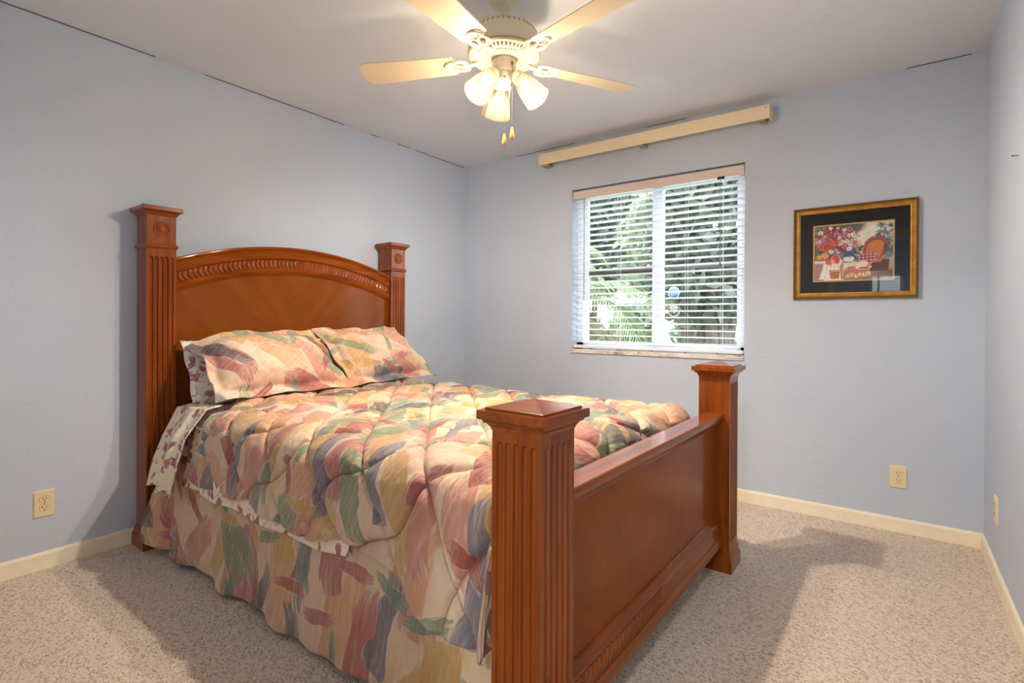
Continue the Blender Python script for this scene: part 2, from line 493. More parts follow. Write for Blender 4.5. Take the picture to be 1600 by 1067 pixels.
HX0, HX1, HY1 = 1.9, 4.3, -7.0     # the hall beyond the doorway
T = 0.12
struct('floor', MB().box(-T, HX1 + T, HY1 - T, 0.0, -0.1, 0), M_CARPET)
struct('ceiling', MB().box(-T, HX1 + T, HY1 - T, T, H, H + 0.1), M_CEIL)
struct('wall_left', MB().box(-T, 0, YR, 0, 0, H), M_WALL)
struct('wall_right', MB().box(W, W + T, YR, 0, 0, H), M_WALL)
WX0, WX1, WZ0, WZ1 = 1.078, 2.296, 0.866, 2.090
b = MB()
b.box(-T, WX0, 0, 0.15, 0, H).box(WX1, W + T, 0, 0.15, 0, H).box(WX0, WX1, 0, 0.15, 0, WZ0).box(WX0, WX1, 0, 0.15, WZ1, H)
struct('wall_back', b, M_WALL)
DX0, DX1, DZ = 2.50, 3.36, 2.04    # doorway the picture is taken from
b = MB()
b.box(-T, DX0, YR - T, YR, 0, H).box(DX1, W + T, YR - T, YR, 0, H).box(DX0, DX1, YR - T, YR, DZ, H)
struct('wall_front', b, M_WALL)
struct('wall_hall_left', MB().box(HX0 - T, HX0, HY1, YR - T, 0, H), M_WALL)
struct('wall_hall_right', MB().box(HX1, HX1 + T, HY1, YR - T, 0, H), M_WALL)
VX0, VX1, VZ0, VZ1 = 2.72, 3.17, 0.95, 1.90
b = MB()
b.box(HX0 - T, VX0, HY1 - T, HY1, 0, H).box(VX1, HX1 + T, HY1 - T, HY1, 0, H).box(VX0, VX1, HY1 - T, HY1, 0, VZ0).box(VX0, VX1, HY1 - T, HY1, VZ1, H)
struct('wall_hall_end', b, M_WALL)
BH, BT = 0.074, 0.012
def base_prof(s=1):
    return [(0, 0), (BT, 0), (BT, BH - 0.012), (BT * 0.75, BH - 0.003), (BT * 0.4, BH), (0, BH)]
struct('baseboard_left', MB().prism(base_prof(), 'y', YR, -BT), M_TRIM)
struct('baseboard_right', MB().prism([(W - a, z) for a, z in base_prof()], 'y', YR, -BT), M_TRIM)
struct('baseboard_back', MB().prism([(-a, z) for a, z in base_prof()], 'x', 0, W), M_TRIM)
struct('baseboard_front', MB().prism([(YR + a, z) for a, z in base_prof()], 'x', BT, DX0 - 0.06), M_TRIM)
b = MB()
for x0, x1, z0, z1 in ((DX0 - 0.06, DX0, 0, DZ + 0.06), (DX1, DX1 + 0.04, 0, DZ + 0.06), (DX0, DX1, DZ, DZ + 0.06)):
    b.box(x0, x1, YR, YR + 0.014, z0, z1)
struct('trim_1', b, M_TRIM)
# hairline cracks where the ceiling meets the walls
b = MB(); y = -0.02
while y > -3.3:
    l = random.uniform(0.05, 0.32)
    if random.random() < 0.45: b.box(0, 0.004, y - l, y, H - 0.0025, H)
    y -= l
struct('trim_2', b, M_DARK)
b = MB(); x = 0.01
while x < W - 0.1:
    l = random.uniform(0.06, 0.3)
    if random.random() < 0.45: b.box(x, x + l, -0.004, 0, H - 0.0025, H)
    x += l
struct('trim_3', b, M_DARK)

# window: white horizontal slider with a dark cross bar
win = empty('window_1', ((WX0 + WX1) / 2, 0.11, WZ0)); win['kind'] = 'structure'
ox, oy, oz = win.location
def wbox(mb, x0, x1, y0, y1, z0, z1): return mb.box(x0 - ox, x1 - ox, y0 - oy, y1 - oy, z0 - oz, z1 - oz, 0.002)
FZ0, FZ1 = WZ0 + 0.03, WZ1
b = MB()
wbox(b, WX0, WX0 + 0.055, 0.085, 0.15, FZ0, FZ1); wbox(b, WX1 - 0.04, WX1, 0.085, 0.15, FZ0, FZ1)
wbox(b, WX0, WX1, 0.085, 0.15, FZ0, FZ0 + 0.05); wbox(b, WX0, WX1, 0.085, 0.15, FZ1 - 0.05, FZ1)
b.build('window_frame', M_WHITE, win)
b = MB(); wbox(b, 1.672, 1.745, 0.09, 0.14, FZ0 + 0.05, FZ1 - 0.05)
wbox(b, WX0 + 0.055, WX0 + 0.08, 0.10, 0.135, FZ0 + 0.05, FZ1 - 0.05); wbox(b, WX1 - 0.065, WX1 - 0.04, 0.10, 0.135, FZ0 + 0.05, FZ1 - 0.05)
b.build('sash', M_WHITE, win)
b = MB(); wbox(b, WX0 + 0.08, 1.672, 0.118, 0.136, 1.452, 1.486); wbox(b, 1.745, WX1 - 0.065, 0.122, 0.136, 1.462, 1.482)
tag(b.build('meeting_rail', plain('bronze_bar', srgb(92, 84, 82), 0.5), win), 'dark grey bar across the panes')
for x0, x1 in ((WX0 + 0.08, 1.672), (1.745, WX1 - 0.065)):
    b = MB(); b.add([(x0 - ox, 0.115 - oy, FZ0 + 0.05 - oz), (x1 - ox, 0.115 - oy, FZ0 + 0.05 - oz), (x1 - ox, 0.115 - oy, FZ1 - 0.05 - oz), (x0 - ox, 0.115 - oy, FZ1 - 0.05 - oz)], [(0, 1, 2, 3)])
    b.build('glass_pane', M_GLASS, win)
b = MB(); b.box(WX0 - ox, WX1 - ox, -0.012 - oy, 0.15 - oy, 0, 0.03, 0.003)
tag(b.build('window_sill', M_MARBLE, win), 'thin veined marble sill')

win2 = empty('window_2', ((VX0 + VX1) / 2, HY1 - 0.06, VZ0)); win2['kind'] = 'structure'
b = MB(); hw = (VX1 - VX0) / 2; hh = VZ1 - VZ0
b.box(-hw, -hw + 0.04, -0.03, 0.03, 0, hh).box(hw - 0.04, hw, -0.03, 0.03, 0, hh).box(-hw, hw, -0.03, 0.03, 0, 0.04).box(-hw, hw, -0.03, 0.03, hh - 0.04, hh).box(-hw + 0.11, -hw + 0.14, -0.03, 0.03, 0, hh)
b.build('window_frame', M_WHITE, win2)
b = MB()
for k in range(19): b.box(-hw + 0.01, hw - 0.01, 0.035, 0.055, 0.04 + k * 0.048, 0.043 + k * 0.048)
b.build('slats', M_SLAT, win2)

# round stickers on the glass
def sticker(x, z, r, name, label, mk):
    o = MB().lathe([(r, 0), (r, 0.0008)], (0, 0, 0), (0, -1, 0), 40).build(name, mk(), None)
    o.location = (x, 0.1145, z)
    return tag(o, label, 'sticker')
def stk_a():
    m = NT('blue_sticker'); co = m.coord(); s = m.n('SeparateXYZ'); m.l(co, s.inputs[0])
    r = m.math('SQRT', m.math('ADD', m.math('POWER', s.outputs[0], 2), m.math('POWER', s.outputs[2], 2)))
    n = m.noise(m.mapping(co, (45, 1, 70)), 1.0, 4, 0.6)
    c = m.ramp(m.math('ADD', m.math('MULTIPLY', n, 0.7), m.math('MULTIPLY', s.outputs[2], 6)), [(0.12, srgb(52, 66, 92)), (0.24, srgb(120, 168, 206)), (0.5, srgb(184, 214, 240)), (0.75, srgb(222, 238, 250))])
    c = m.mix(m.math('GREATER_THAN', r, 0.036), c, srgb(226, 238, 236))
    m.set(Base_Color=c, Roughness=0.5); return m.m
def stk_b():
    m = NT('crest_sticker'); co = m.coord(); s = m.n('SeparateXYZ'); m.l(co, s.inputs[0])
    ax = m.math('ABSOLUTE', s.outputs[0])
    v = m.math('SUBTRACT', m.math('MULTIPLY', ax, 1.15), m.math('ADD', s.outputs[2], 0.024))      # V-shaped shield
    r = m.math('SQRT', m.math('ADD', m.math('POWER', s.outputs[0], 2), m.math('POWER', m.math('SUBTRACT', s.outputs[2], 0.006), 2)))
    n = m.noise(co, 150, 2)
    c = m.mix(m.math('GREATER_THAN', n, 0.56), srgb(226, 216, 212), srgb(70, 58, 58))
    c = m.mix(m.math('LESS_THAN', m.math('ABSOLUTE', v), 0.006), c, srgb(40, 36, 38))
    c = m.mix(m.math('GREATER_THAN', v, 0.006), c, m.mix(m.math('GREATER_THAN', n, 0.5), srgb(120, 122, 116), srgb(56, 54, 54)))
    c = m.mix(m.math('GREATER_THAN', r, 0.037), c, srgb(196, 196, 190))
    m.set(Base_Color=c, Roughness=0.5); return m.m
sticker(1.818, 1.305, 0.041, 'window_sticker', 'round pale blue sticker on the right window pane, the upper of two', stk_a)
sticker(1.819, 1.176, 0.041, 'window_sticker', 'round black and white crest sticker on the window pane, the lower of two', stk_b)

# ------------------------------------------------------------------ window blind
BZ = WZ1 - 0.012
bl = empty('window_blind', ((WX0 + WX1) / 2, 0.04, WZ0 + 0.035), 0, 'white horizontal slat blind lowered in the window with its slats open', 'blind')
ox, oy, oz = bl.location
x0, x1 = WX0 + 0.006 - ox, WX1 - 0.006 - ox
zt = BZ - oz
tag(MB().box(x0, x1, -0.034, -0.026, zt - 0.060, zt, 0.002).build('valance', M_VAL, bl), 'pale pinkish beige valance')
MB().box(x0 + 0.004, x1 - 0.004, -0.024, 0.03, zt - 0.045, zt - 0.004, 0.002).build('head_rail', M_SLAT, bl)
b = MB(); pitch_ = 0.0438
nsl = 25
for k in range(nsl):
    z = 0.045 + k * pitch_ + 0.012
    pr = []
    for i in range(7):
        t = i / 6 - 0.5
        pr.append((t * 0.05, z + 0.0028 * (1 - (2 * t) ** 2) - t * 0.006))
    pr += [(p[0], p[1] - 0.0028) for p in reversed(pr)]
    b.prism(pr, 'x', x0 + 0.003, x1 - 0.003)
b.build('slats', M_SLAT, bl, angle=40)
MB().box(x0 + 0.003, x1 - 0.003, -0.026, 0.026, 0.004, 0.024, 0.003).build('bottom_rail', M_SLAT, bl)
b = MB()
for fx in (0.085, 0.30, 0.515, 0.70, 0.885):
    xx = x0 + (x1 - x0) * fx
    for yy in (-0.0275, 0.0275):
        b.tube([(xx, yy, 0.02), (xx, yy, zt - 0.045)], 0.0009, 5)
    b.tube([(xx + 0.018, -0.0275, 0.02), (xx + 0.018, -0.0275, zt - 0.045)], 0.0006, 5)
b.build('ladder_cords', M_SLAT, bl)
M_PLUG = plain('brown_plug', srgb(110, 86, 70), 0.6)
for fx in (0.12, 0.30, 0.51, 0.70, 0.87):
    b = MB(); xx = x0 + (x1 - x0) * fx
    b.lathe([(0.007, 0), (0.008, 0.003), (0.006, 0.007)], (xx, -0.016, -0.003), (0, 0, 1), 12)
    b.build('cord_plug', M_PLUG, bl)
xx = x0 + (x1 - x0) * 0.082
b = MB(); b.tube([(xx, -0.042, zt - 0.07), (xx, -0.042, 0.36)], 0.0038, 8).tube([(xx, -0.034, zt - 0.05), (xx, -0.042, zt - 0.075)], 0.0015, 6)
tag(b.build('tilt_wand', plain('grey_wand', srgb(140, 140, 146), 0.3), bl), 'grey tilt wand')
xx = x0 + (x1 - x0) * 0.885
b = MB(); b.tube([(xx - 0.003, -0.040, zt - 0.06), (xx - 0.003, -0.042, 0.58)], 0.0013, 6).tube([(xx + 0.004, -0.040, zt - 0.06), (xx + 0.002, -0.042, 0.58)], 0.0013, 6)
b.lathe([(0.003, 0.035), (0.007, 0.02), (0.008, 0.0)], (xx, -0.042, 0.545), (0, 0, 1), 10)
tag(b.build('lift_cord', plain('cord_grey', srgb(130, 126, 124), 0.7), bl), 'grey lift cord with a tassel')
b = MB().box(xx - 0.02, xx + 0.024, -0.040, -0.034, zt - 0.072, zt - 0.055, 0.002)
tag(b.build('cord_lock', M_DARK, bl), 'dark cord lock')

# ------------------------------------------------------------------ vertical-blind head rail over the window
tr = empty('curtain_head_rail', (1.640, -0.045, 2.30), 0, 'long cream head rail box mounted on the wall above the window', 'curtain rail')
a0, a1 = 0.836 - 1.640, 2.449 - 1.640
b = MB().box(a0, a1, -0.052, -0.044, -0.004, 0.078, 0.0015)
b.build('fascia', M_CREAM, tr)
MB().box(a0 + 0.004, a1 - 0.004, -0.044, -0.002, 0.030, 0.062, 0.002).build('track', M_CREAM, tr)
for xx, wd in ((a0 + 0.045, 0.05), (0.012, 0.035), (a1 - 0.045, 0.035)):
    b = MB().box(xx - wd / 2, xx + wd / 2, 0.039, 0.0445, -0.006, 0.075, 0.001).box(xx - wd / 2, xx + wd / 2, -0.043, 0.042, -0.008, -0.002, 0.001)
    b.box(xx - wd / 2, xx + wd / 2, -0.043, 0.042, 0.063, 0.068, 0.001)
    br = b.build('bracket', plain('rail_bracket', srgb(176, 162, 128), 0.45), tr)
    for dx in (-0.010, 0.0, 0.010): MB().lathe([(0.003, 0), (0.003, 0.003)], (xx + dx, -0.015, -0.010), (0, 0, 1), 8).build('screw', M_DARK, br)
for s in (a0, a1 - 0.004):
    MB().box(s, s + 0.004, -0.044, 0.0445, -0.004, 0.078, 0.001).build('end_cap', M_CREAM, tr)
for xx in (a0 + 0.02, a1 - 0.02): MB().lathe([(0.004, 0), (0.003, 0.0015)], (xx, -0.052, 0.06), (0, -1, 0), 10).build('fascia_screw', M_STEEL, tr)

# ------------------------------------------------------------------ outlets and nail
def outlet(loc, rz, label, cat='outlet'):
    o = empty('wall_outlet', loc, rz, label, cat)     # local -y faces the room
    b = MB()
    def rr(w, h, c, y): return [(-w + c, y, -h), (w - c, y, -h), (w, y, -h + c), (w, y, h - c), (w - c, y, h), (-w + c, y, h), (-w, y, h - c), (-w, y, -h + c)]
    b.loops([rr(0.0365, 0.0585, 0.003, 0), rr(0.0365, 0.0585, 0.003, -0.003), rr(0.033, 0.055, 0.003, -0.0065)])
    b.build('cover_plate', M_OUTLET, o)
    for s in (1, -1):
        cz = s * 0.0195
        pts = []
        for k in range(28):
            t = 2 * PI * k / 28
            pts.append((0.0172 * math.cos(t), max(-0.0128, min(0.0128, 0.0172 * math.sin(t))) + cz))
        r = MB().prism(pts, 'y', -0.0065, -0.0085).build('receptacle', M_OUTLET, o)
        ring = MB().prism([(p[0] * 1.07, (p[1] - cz) * 1.09 + cz) for p in pts], 'y', -0.0060, -0.0067).build('seam', plain('seam_brown', srgb(170, 146, 108), 0.6), r)
        b = MB().box(-0.0075, -0.0052, -0.0092, -0.0080, cz - 0.001, cz + 0.0085).box(0.0052, 0.0075, -0.0092, -0.0080, cz - 0.0005, cz + 0.0075)
        b.lathe([(0.0027, 0), (0.0027, 0.0012)], (0, -0.008, cz - 0.0075), (0, -1, 0), 10)
        b.build('slots', M_DARK, r)
    MB().lathe([(0.0032, 0), (0.0025, 0.0014)], (0, -0.0065, 0), (0, -1, 0), 12).build('screw', M_STEEL, o)
    return o
outlet((3.063, 0, 0.291), 0, 'ivory duplex outlet on the window wall below the framed picture')
outlet((0, -2.786, 0.288), PI / 2, 'ivory duplex outlet on the left wall beside the headboard')
o3 = outlet((W, -0.385, 0.303), -PI / 2, 'ivory outlet plate on the right wall by the corner, seen nearly edge-on')
n_ = MB().tube([(0, 0, 0), (-0.018, 0, 0.002)], 0.0014, 8).lathe([(0.0035, 0), (0.0035, 0.0015)], (-0.018, 0, 0.002), (-1, 0, 0), 10).build('nail', M_DARK, None)
n_.location = (W, -0.81, 1.716)
tag(n_, 'small dark nail left in the right wall', 'nail')

# ------------------------------------------------------------------ framed picture
PX0, PX1, PZ0, PZ1 = 2.566, 3.142, 1.237, 1.757
pc = empty('framed_picture', ((PX0 + PX1) / 2, 0, (PZ0 + PZ1) / 2), 0, 'gold framed still life picture with black mat on the window wall', 'picture')
hw, hh = (PX1 - PX0) / 2, (PZ1 - PZ0) / 2
def ring(mb, prof, hw, hh):
    # prof: (inset, y) profile swept round a rectangle with mitred corners
    L = [[(sx * (hw - i), y, sz * (hh - i)) for sx, sz in ((-1, -1), (1, -1), (1, 1), (-1, 1))] for i, y in prof]
    v = [p for l in L for p in l]; f = []; m = len(L)
    for a in range(m):
        for j in range(4):
            k = (j + 1) % 4; c = (a + 1) % m
            f.append((a * 4 + j, a * 4 + k, c * 4 + k, c * 4 + j))
    return mb.add(v, f)
fr = ring(MB(), [(0, -0.002), (0, -0.020), (0.003, -0.024), (0.009, -0.024), (0.011, -0.019), (0.020, -0.013), (0.026, -0.013), (0.028, -0.017), (0.033, -0.016), (0.036, -0.010), (0.036, -0.002)], hw, hh).build('frame', M_GOLD, pc)
b = MB()
for s in (-1, 1):
    for k in range(96):
        b.lathe([(0.0005, -0.0040), (0.0050, -0.0024), (0.0058, 0), (0.0050, 0.0024), (0.0005, 0.0040)], (-hw + 0.007 + k * (2 * hw - 0.014) / 95, -0.0235, s * (hh - 0.007)), (1, 0.3, 0.8 * s), 6)
    for k in range(86):
        b.lathe([(0.0005, -0.0040), (0.0050, -0.0024), (0.0058, 0), (0.0050, 0.0024), (0.0005, 0.0040)], (s * (hw - 0.007), -0.0235, -hh + 0.007 + k * (2 * hh - 0.014) / 85), (0.8 * s, 0.3, 1), 6)
tag(b.build('beaded_edge', plain('dull_gold', srgb(112, 88, 50), 0.5, 0.4, var=0.35, vs=120), fr, smooth=True), 'beaded outer edge in dull gold')
cx0, cx1, cz0, cz1 = 2.665, 3.041, 1.334, 1.655
mx_, mz_ = (PX0 + PX1) / 2, (PZ0 + PZ1) / 2
b = MB(); ow, oh = hw - 0.034, hh - 0.034
L = [[(-ow, -0.006, -oh), (ow, -0.006, -oh), (ow, -0.006, oh), (-ow, -0.006, oh)], [(cx0 - mx_, -0.006, cz0 - mz_), (cx1 - mx_, -0.006, cz0 - mz_), (cx1 - mx_, -0.006, cz1 - mz_), (cx0 - mx_, -0.006, cz1 - mz_)],
     [(cx0 - mx_, -0.004, cz0 - mz_), (cx1 - mx_, -0.004, cz0 - mz_), (cx1 - mx_, -0.004, cz1 - mz_), (cx0 - mx_, -0.004, cz1 - mz_)]]
b.loops(L, cap=False)
b.build('mat_board', plain('black_mat', srgb(26, 24, 22), 0.8, spec=0.1, var=0.05), pc)
gw, gh = (cx1 - cx0) / 2, (cz1 - cz0) / 2
fl = ring(MB(), [(0, -0.0035), (0, -0.0062), (0.006, -0.0062), (0.008, -0.0035)], gw, gh)
fo = fl.build('fillet', plain('gold_fillet', srgb(196, 160, 92), 0.5, 0.3), pc)
fo.location = ((cx0 + cx1) / 2 - mx_, 0, (cz0 + cz1) / 2 - mz_)
# the still life, painted on a fine grid
def paint(nu, nv):
    U, V = np.meshgrid(np.linspace(0, 1, nu), np.linspace(0, 1, nv), indexing='ij')
    A = 1.17
    C = np.zeros((nu, nv, 3))
    rs = np.random.RandomState(5)
    def fbm(s, seed):
        r = np.random.RandomState(seed); o = np.zeros_like(U)
        for k in range(4):
            g = r.rand(int(s * 2 ** k) + 3, int(s * 2 ** k) + 3)
            x = U * s * 2 ** k; y = V * s * 2 ** k; i = x.astype(int); j = y.astype(int); fx = x - i; fy = y - j
            fx = fx * fx * (3 - 2 * fx); fy = fy * fy * (3 - 2 * fy)
            o += (g[i, j] * (1 - fx) * (1 - fy) + g[i + 1, j] * fx * (1 - fy) + g[i, j + 1] * (1 - fx) * fy + g[i + 1, j + 1] * fx * fy) / 2 ** k
        return o / 1.875
    N = fbm(5, 1); N2 = fbm(12, 2)
    def c(*a): return np.array(srgb(*a)[:3])
    def lay(mask, col, al=1.0):
        mk = (np.clip(mask, 0, 1) * al)[..., None]
        C[:] = C * (1 - mk) + col * mk
    def soft(d, w=0.006): return np.clip(0.5 - d / w, 0, 1)
    def disc(x, y, rx, ry, col, w=0.08, rot=0.0, al=1.0):
        dx = (U - x) * A; dy = V - y
        if rot: dx, dy = dx * math.cos(rot) + dy * math.sin(rot), -dx * math.sin(rot) + dy * math.cos(rot)
        lay(soft(np.sqrt((dx / rx) ** 2 + (dy / ry) ** 2) - 1, w), col, al)
    def poly(pts, col, al=1.0):
        m = np.zeros_like(U, bool); n = len(pts)
        for i in range(n):
            (xa, ya), (xb, yb) = pts[i], pts[(i + 1) % n]
            if ya == yb: continue
            m ^= ((V > min(ya, yb)) & (V <= max(ya, yb)) & (U < xa + (V - ya) * (xb - xa) / (yb - ya)))
        lay(m.astype(float), col, al)
    def line(pts, r, col, al=1.0):
        for (xa, ya), (xb, yb) in zip(pts[:-1], pts[1:]):
            dx, dy = (xb - xa) * A, yb - ya; l2 = dx * dx + dy * dy + 1e-9
            t = np.clip((((U - xa) * A) * dx + (V - ya) * dy) / l2, 0, 1)
            lay(soft(np.hypot((U - xa) * A - t * dx, V - ya - t * dy) - r), col, al)
    C[:] = c(226, 218, 200)
    lay(soft(0.42 - N - (U - 0.55) * 0.9 + np.abs(V - 0.62) * 1.1, 0.35), c(70, 104, 112), 0.85)
    lay(soft(0.55 - N2 + np.hypot((U - 0.93) * 1.6, (V - 0.6)) * 1.2, 0.3), c(34, 60, 74), 0.8)
    lay(soft(np.hypot((U - 0.62) * 1.0, (V - 1.0) * 1.0) - 0.34 - 0.2 * N, 0.3), c(232, 226, 212), 0.9)
    lay(soft(U - 0.62 - 0.25 * (N - 0.5), 0.12) * soft(0.34 - V, 0.1), c(48, 54, 44), 0.9)
    lay(soft(U - 0.16, 0.2) * soft(0.8 - V, 0.2) * N2, c(120, 140, 110), 0.8)
    for k in range(150):
        x = 0.62 + 0.40 * rs.rand(); y = 0.42 + 0.55 * rs.rand()
        if x > 0.74 + 0.10 * math.sin(y * 9):
            disc(x, y, 0.03 + 0.03 * rs.rand(), 0.016, [c(44, 74, 88), c(84, 122, 128), c(30, 52, 66), c(120, 150, 150), c(70, 100, 96)][k % 5], 0.6, rs.rand() * 3, 0.7)
    for k in range(90):
        disc(0.02 + 0.2 * rs.rand(), 0.45 + 0.55 * rs.rand(), 0.03, 0.014, [c(70, 96, 74), c(132, 150, 120), c(40, 58, 48), c(176, 180, 160)][k % 4], 0.6, rs.rand() * 3, 0.7)
    for k in range(60):
        disc(0.5 + 0.2 * rs.rand(), 0.34 + 0.26 * rs.rand(), 0.03, 0.016, [c(36, 46, 38), c(66, 82, 58), c(90, 70, 50)][k % 3], 0.6, rs.rand() * 3, 0.8)
    # table, cloth, ground
    lay(soft(V - 0.36, 0.03) * soft(U - 0.42, 0.04), c(236, 230, 220))
    lay(soft(V - 0.30 - 0.05 * N2, 0.03) * soft(U - 0.12, 0.03), c(150, 74, 86), 0.8)
    lay(soft(V - 0.2, 0.1) * soft(0.38 - U, 0.06), c(120, 70, 50), 0.8)
    poly([(0.06, 0.02), (0.36, 0.04), (0.38, 0.24), (0.12, 0.28)], c(238, 234, 228))
    for k in range(5): line([(0.12 + k * 0.05, 0.26), (0.08 + k * 0.06, 0.04)], 0.006, c(190, 184, 184), 0.7)
    # wicker chair
    poly([(0.62, 0.40), (0.66, 0.66), (0.74, 0.75), (0.86, 0.76), (0.94, 0.70), (0.92, 0.48), (0.84, 0.22), (0.66, 0.22)], c(120, 58, 36))
    poly([(0.65, 0.42), (0.69, 0.62), (0.77, 0.69), (0.86, 0.68), (0.90, 0.62), (0.86, 0.44), (0.81, 0.32), (0.68, 0.30)], c(206, 122, 50))
    for k in range(9): line([(0.665 + k * 0.026, 0.36), (0.70 + k * 0.024, 0.66)], 0.004, c(150, 76, 36), 0.6)
    for k in range(8): line([(0.66, 0.36 + k * 0.04), (0.89, 0.38 + k * 0.036)], 0.003, c(232, 160, 84), 0.6)
    for k in range(15):
        t = k / 14 * 2.6 + 0.25
        disc(0.80 - 0.15 * math.cos(t), 0.52 + 0.22 * math.sin(t), 0.014, 0.028, c(168, 84, 66), 0.2, t)
    poly([(0.66, 0.14), (0.94, 0.14), (0.96, 0.34), (0.86, 0.34), (0.7, 0.26)], c(96, 48, 36))
    poly([(0.56, 0.34), (0.60, 0.46), (0.78, 0.48), (0.82, 0.34), (0.76, 0.30), (0.58, 0.28)], c(150, 44, 56))
    for k in range(5): line([(0.58 + k * 0.05, 0.30), (0.60 + k * 0.045, 0.47)], 0.005, c(232, 190, 190), 0.8)
    for k in range(3): line([(0.57, 0.34 + k * 0.05), (0.81, 0.35 + k * 0.05)], 0.005, c(232, 190, 190), 0.8)
    poly([(0.42, 0.04), (0.72, 0.04), (0.72, 0.26), (0.44, 0.24)], c(196, 120, 108))
    disc(0.64, 0.22, 0.12, 0.045, c(236, 214, 200)); disc(0.64, 0.26, 0.085, 0.075, c(238, 224, 200)); disc(0.64, 0.205, 0.085, 0.02, c(176, 92, 84))
    line([(0.37, 0.06), (0.36, 0.24), (0.39, 0.33), (0.46, 0.34)], 0.022, c(190, 116, 62)); line([(0.375, 0.06), (0.365, 0.24), (0.395, 0.325)], 0.007, c(232, 176, 116))
    line([(0.70, 0.06), (0.70, 0.24), (0.74, 0.31), (0.84, 0.32), (0.89, 0.40)], 0.020, c(196, 122, 66)); line([(0.705, 0.06), (0.705, 0.24), (0.745, 0.305)], 0.007, c(236, 182, 120))
    line([(0.36, 0.04), (0.56, 0.03), (0.70, 0.06)], 0.014, c(180, 110, 60))
    for k in range(12):
        x = 0.43 + 0.025 * k; y = 0.06 + 0.05 * rs.rand()
        col = [c(236, 176, 62), c(242, 236, 224)][k % 2]
        for q in range(6): disc(x + 0.018 * math.cos(q * 1.05), y + 0.02 * math.sin(q * 1.05), 0.012, 0.012, col, 0.3)
        disc(x, y, 0.010, 0.010, c(70, 40, 24), 0.3)
    # pot, fruit, melon, pitcher
    poly([(0.22, 0.03), (0.33, 0.03), (0.34, 0.18), (0.20, 0.18)], c(176, 106, 60)); poly([(0.20, 0.15), (0.345, 0.15), (0.345, 0.19), (0.195, 0.19)], c(206, 140, 86))
    disc(0.06, 0.43, 0.05, 0.04, c(226, 168, 60)); disc(0.14, 0.45, 0.06, 0.055, c(232, 150, 74)); disc(0.03, 0.41, 0.03, 0.03, c(196, 110, 50))
    disc(0.24, 0.32, 0.11, 0.05, c(222, 222, 210)); disc(0.29, 0.37, 0.075, 0.095, c(226, 220, 196), 0.1, 0.3); disc(0.285, 0.38, 0.06, 0.08, c(216, 62, 66), 0.1, 0.3); disc(0.20, 0.335, 0.065, 0.05, c(222, 84, 84))
    disc(0.245, 0.345, 0.03, 0.04, c(240, 140, 136), 0.4)
    disc(0.455, 0.42, 0.085, 0.10, c(60, 80, 124)); disc(0.455, 0.38, 0.08, 0.05, c(226, 228, 232)); poly([(0.40, 0.50), (0.52, 0.50), (0.54, 0.54), (0.38, 0.53)], c(74, 92, 130))
    for k in range(8): disc(0.41 + 0.013 * k, 0.40 + 0.04 * rs.rand(), 0.008, 0.01, c(40, 56, 104), 0.3)
    disc(0.36, 0.47, 0.04, 0.08, c(120, 128, 122))
    # bouquet
    for k in range(260):
        t = rs.rand() * 2 * PI; q = math.sqrt(rs.rand())
        x = 0.29 + 0.31 * q * math.cos(t); y = 0.73 + 0.24 * q * math.sin(t)
        disc(x, y, 0.02, 0.008, [c(40, 54, 40), c(90, 120, 90), c(60, 40, 48), c(150, 170, 150)][k % 4], 0.3, rs.rand() * 3)
    cols = [c(176, 26, 40), c(206, 60, 52), c(240, 232, 226), c(216, 90, 100), c(214, 74, 40), c(150, 30, 60), c(244, 240, 232), c(196, 120, 160), c(230, 200, 196)]
    for k in range(62):
        t = k * 2.399; q = math.sqrt((k + 0.5) / 62)
        x = 0.29 + 0.30 * q * math.cos(t); y = 0.73 + 0.235 * q * math.sin(t); col = cols[rs.randint(len(cols))]; r = 0.022 + 0.018 * rs.rand()
        for p in range(8):
            an = p * PI / 4 + rs.rand()
            disc(x + r * 0.75 * math.cos(an) / A, y + r * 0.75 * math.sin(an), r * 0.55, r * 0.32, col * (0.8 + 0.35 * rs.rand()), 0.3, an)
        disc(x, y, r * 0.3, r * 0.3, [c(226, 180, 50), c(60, 30, 24), c(110, 24, 30)][k % 3], 0.4)
    for k in range(3): disc(0.57 + 0.03 * k, 0.66 - 0.06 * k, 0.03, 0.012, c(222, 180, 60), 0.3, 0.8 * k)
    for k in range(420):      # broken watercolour touches
        x, y = rs.rand(), rs.rand() * 0.62; i, j = int(x * (nu - 1)), int(y * (nv - 1))
        disc(x, y, 0.012 + 0.012 * rs.rand(), 0.006, np.clip(C[i, j] * (0.45 + 0.9 * rs.rand()), 0, 1), 0.5, rs.rand() * 3, 0.6)
    C[:] = C * (0.80 + 0.3 * N2[..., None])
    return C
nu, nv = 230, 196
C = paint(nu, nv)
gx, gz = np.meshgrid(np.linspace(-gw + 0.007, gw - 0.007, nu), np.linspace(-gh + 0.007, gh - 0.007, nv), indexing='ij')
G = np.stack([gx, np.full_like(gx, -0.0042), gz], -1)
m = NT('watercolour_print'); at = m.n('Attribute'); at.attribute_name = 'paint'
m.set(Base_Color=at.outputs['Color'], Roughness=0.7)
po = MB().grid(G).build('print', m.m, pc, colors=np.concatenate([C.reshape(-1, 3), np.ones((nu * nv, 1))], 1), recalc=False)
po.location = fo.location
MB().add([(-ow, -0.009, -oh), (ow, -0.009, -oh), (ow, -0.009, oh), (-ow, -0.009, oh)], [(0, 1, 2, 3)]).build('glass', M_PGLASS, pc)

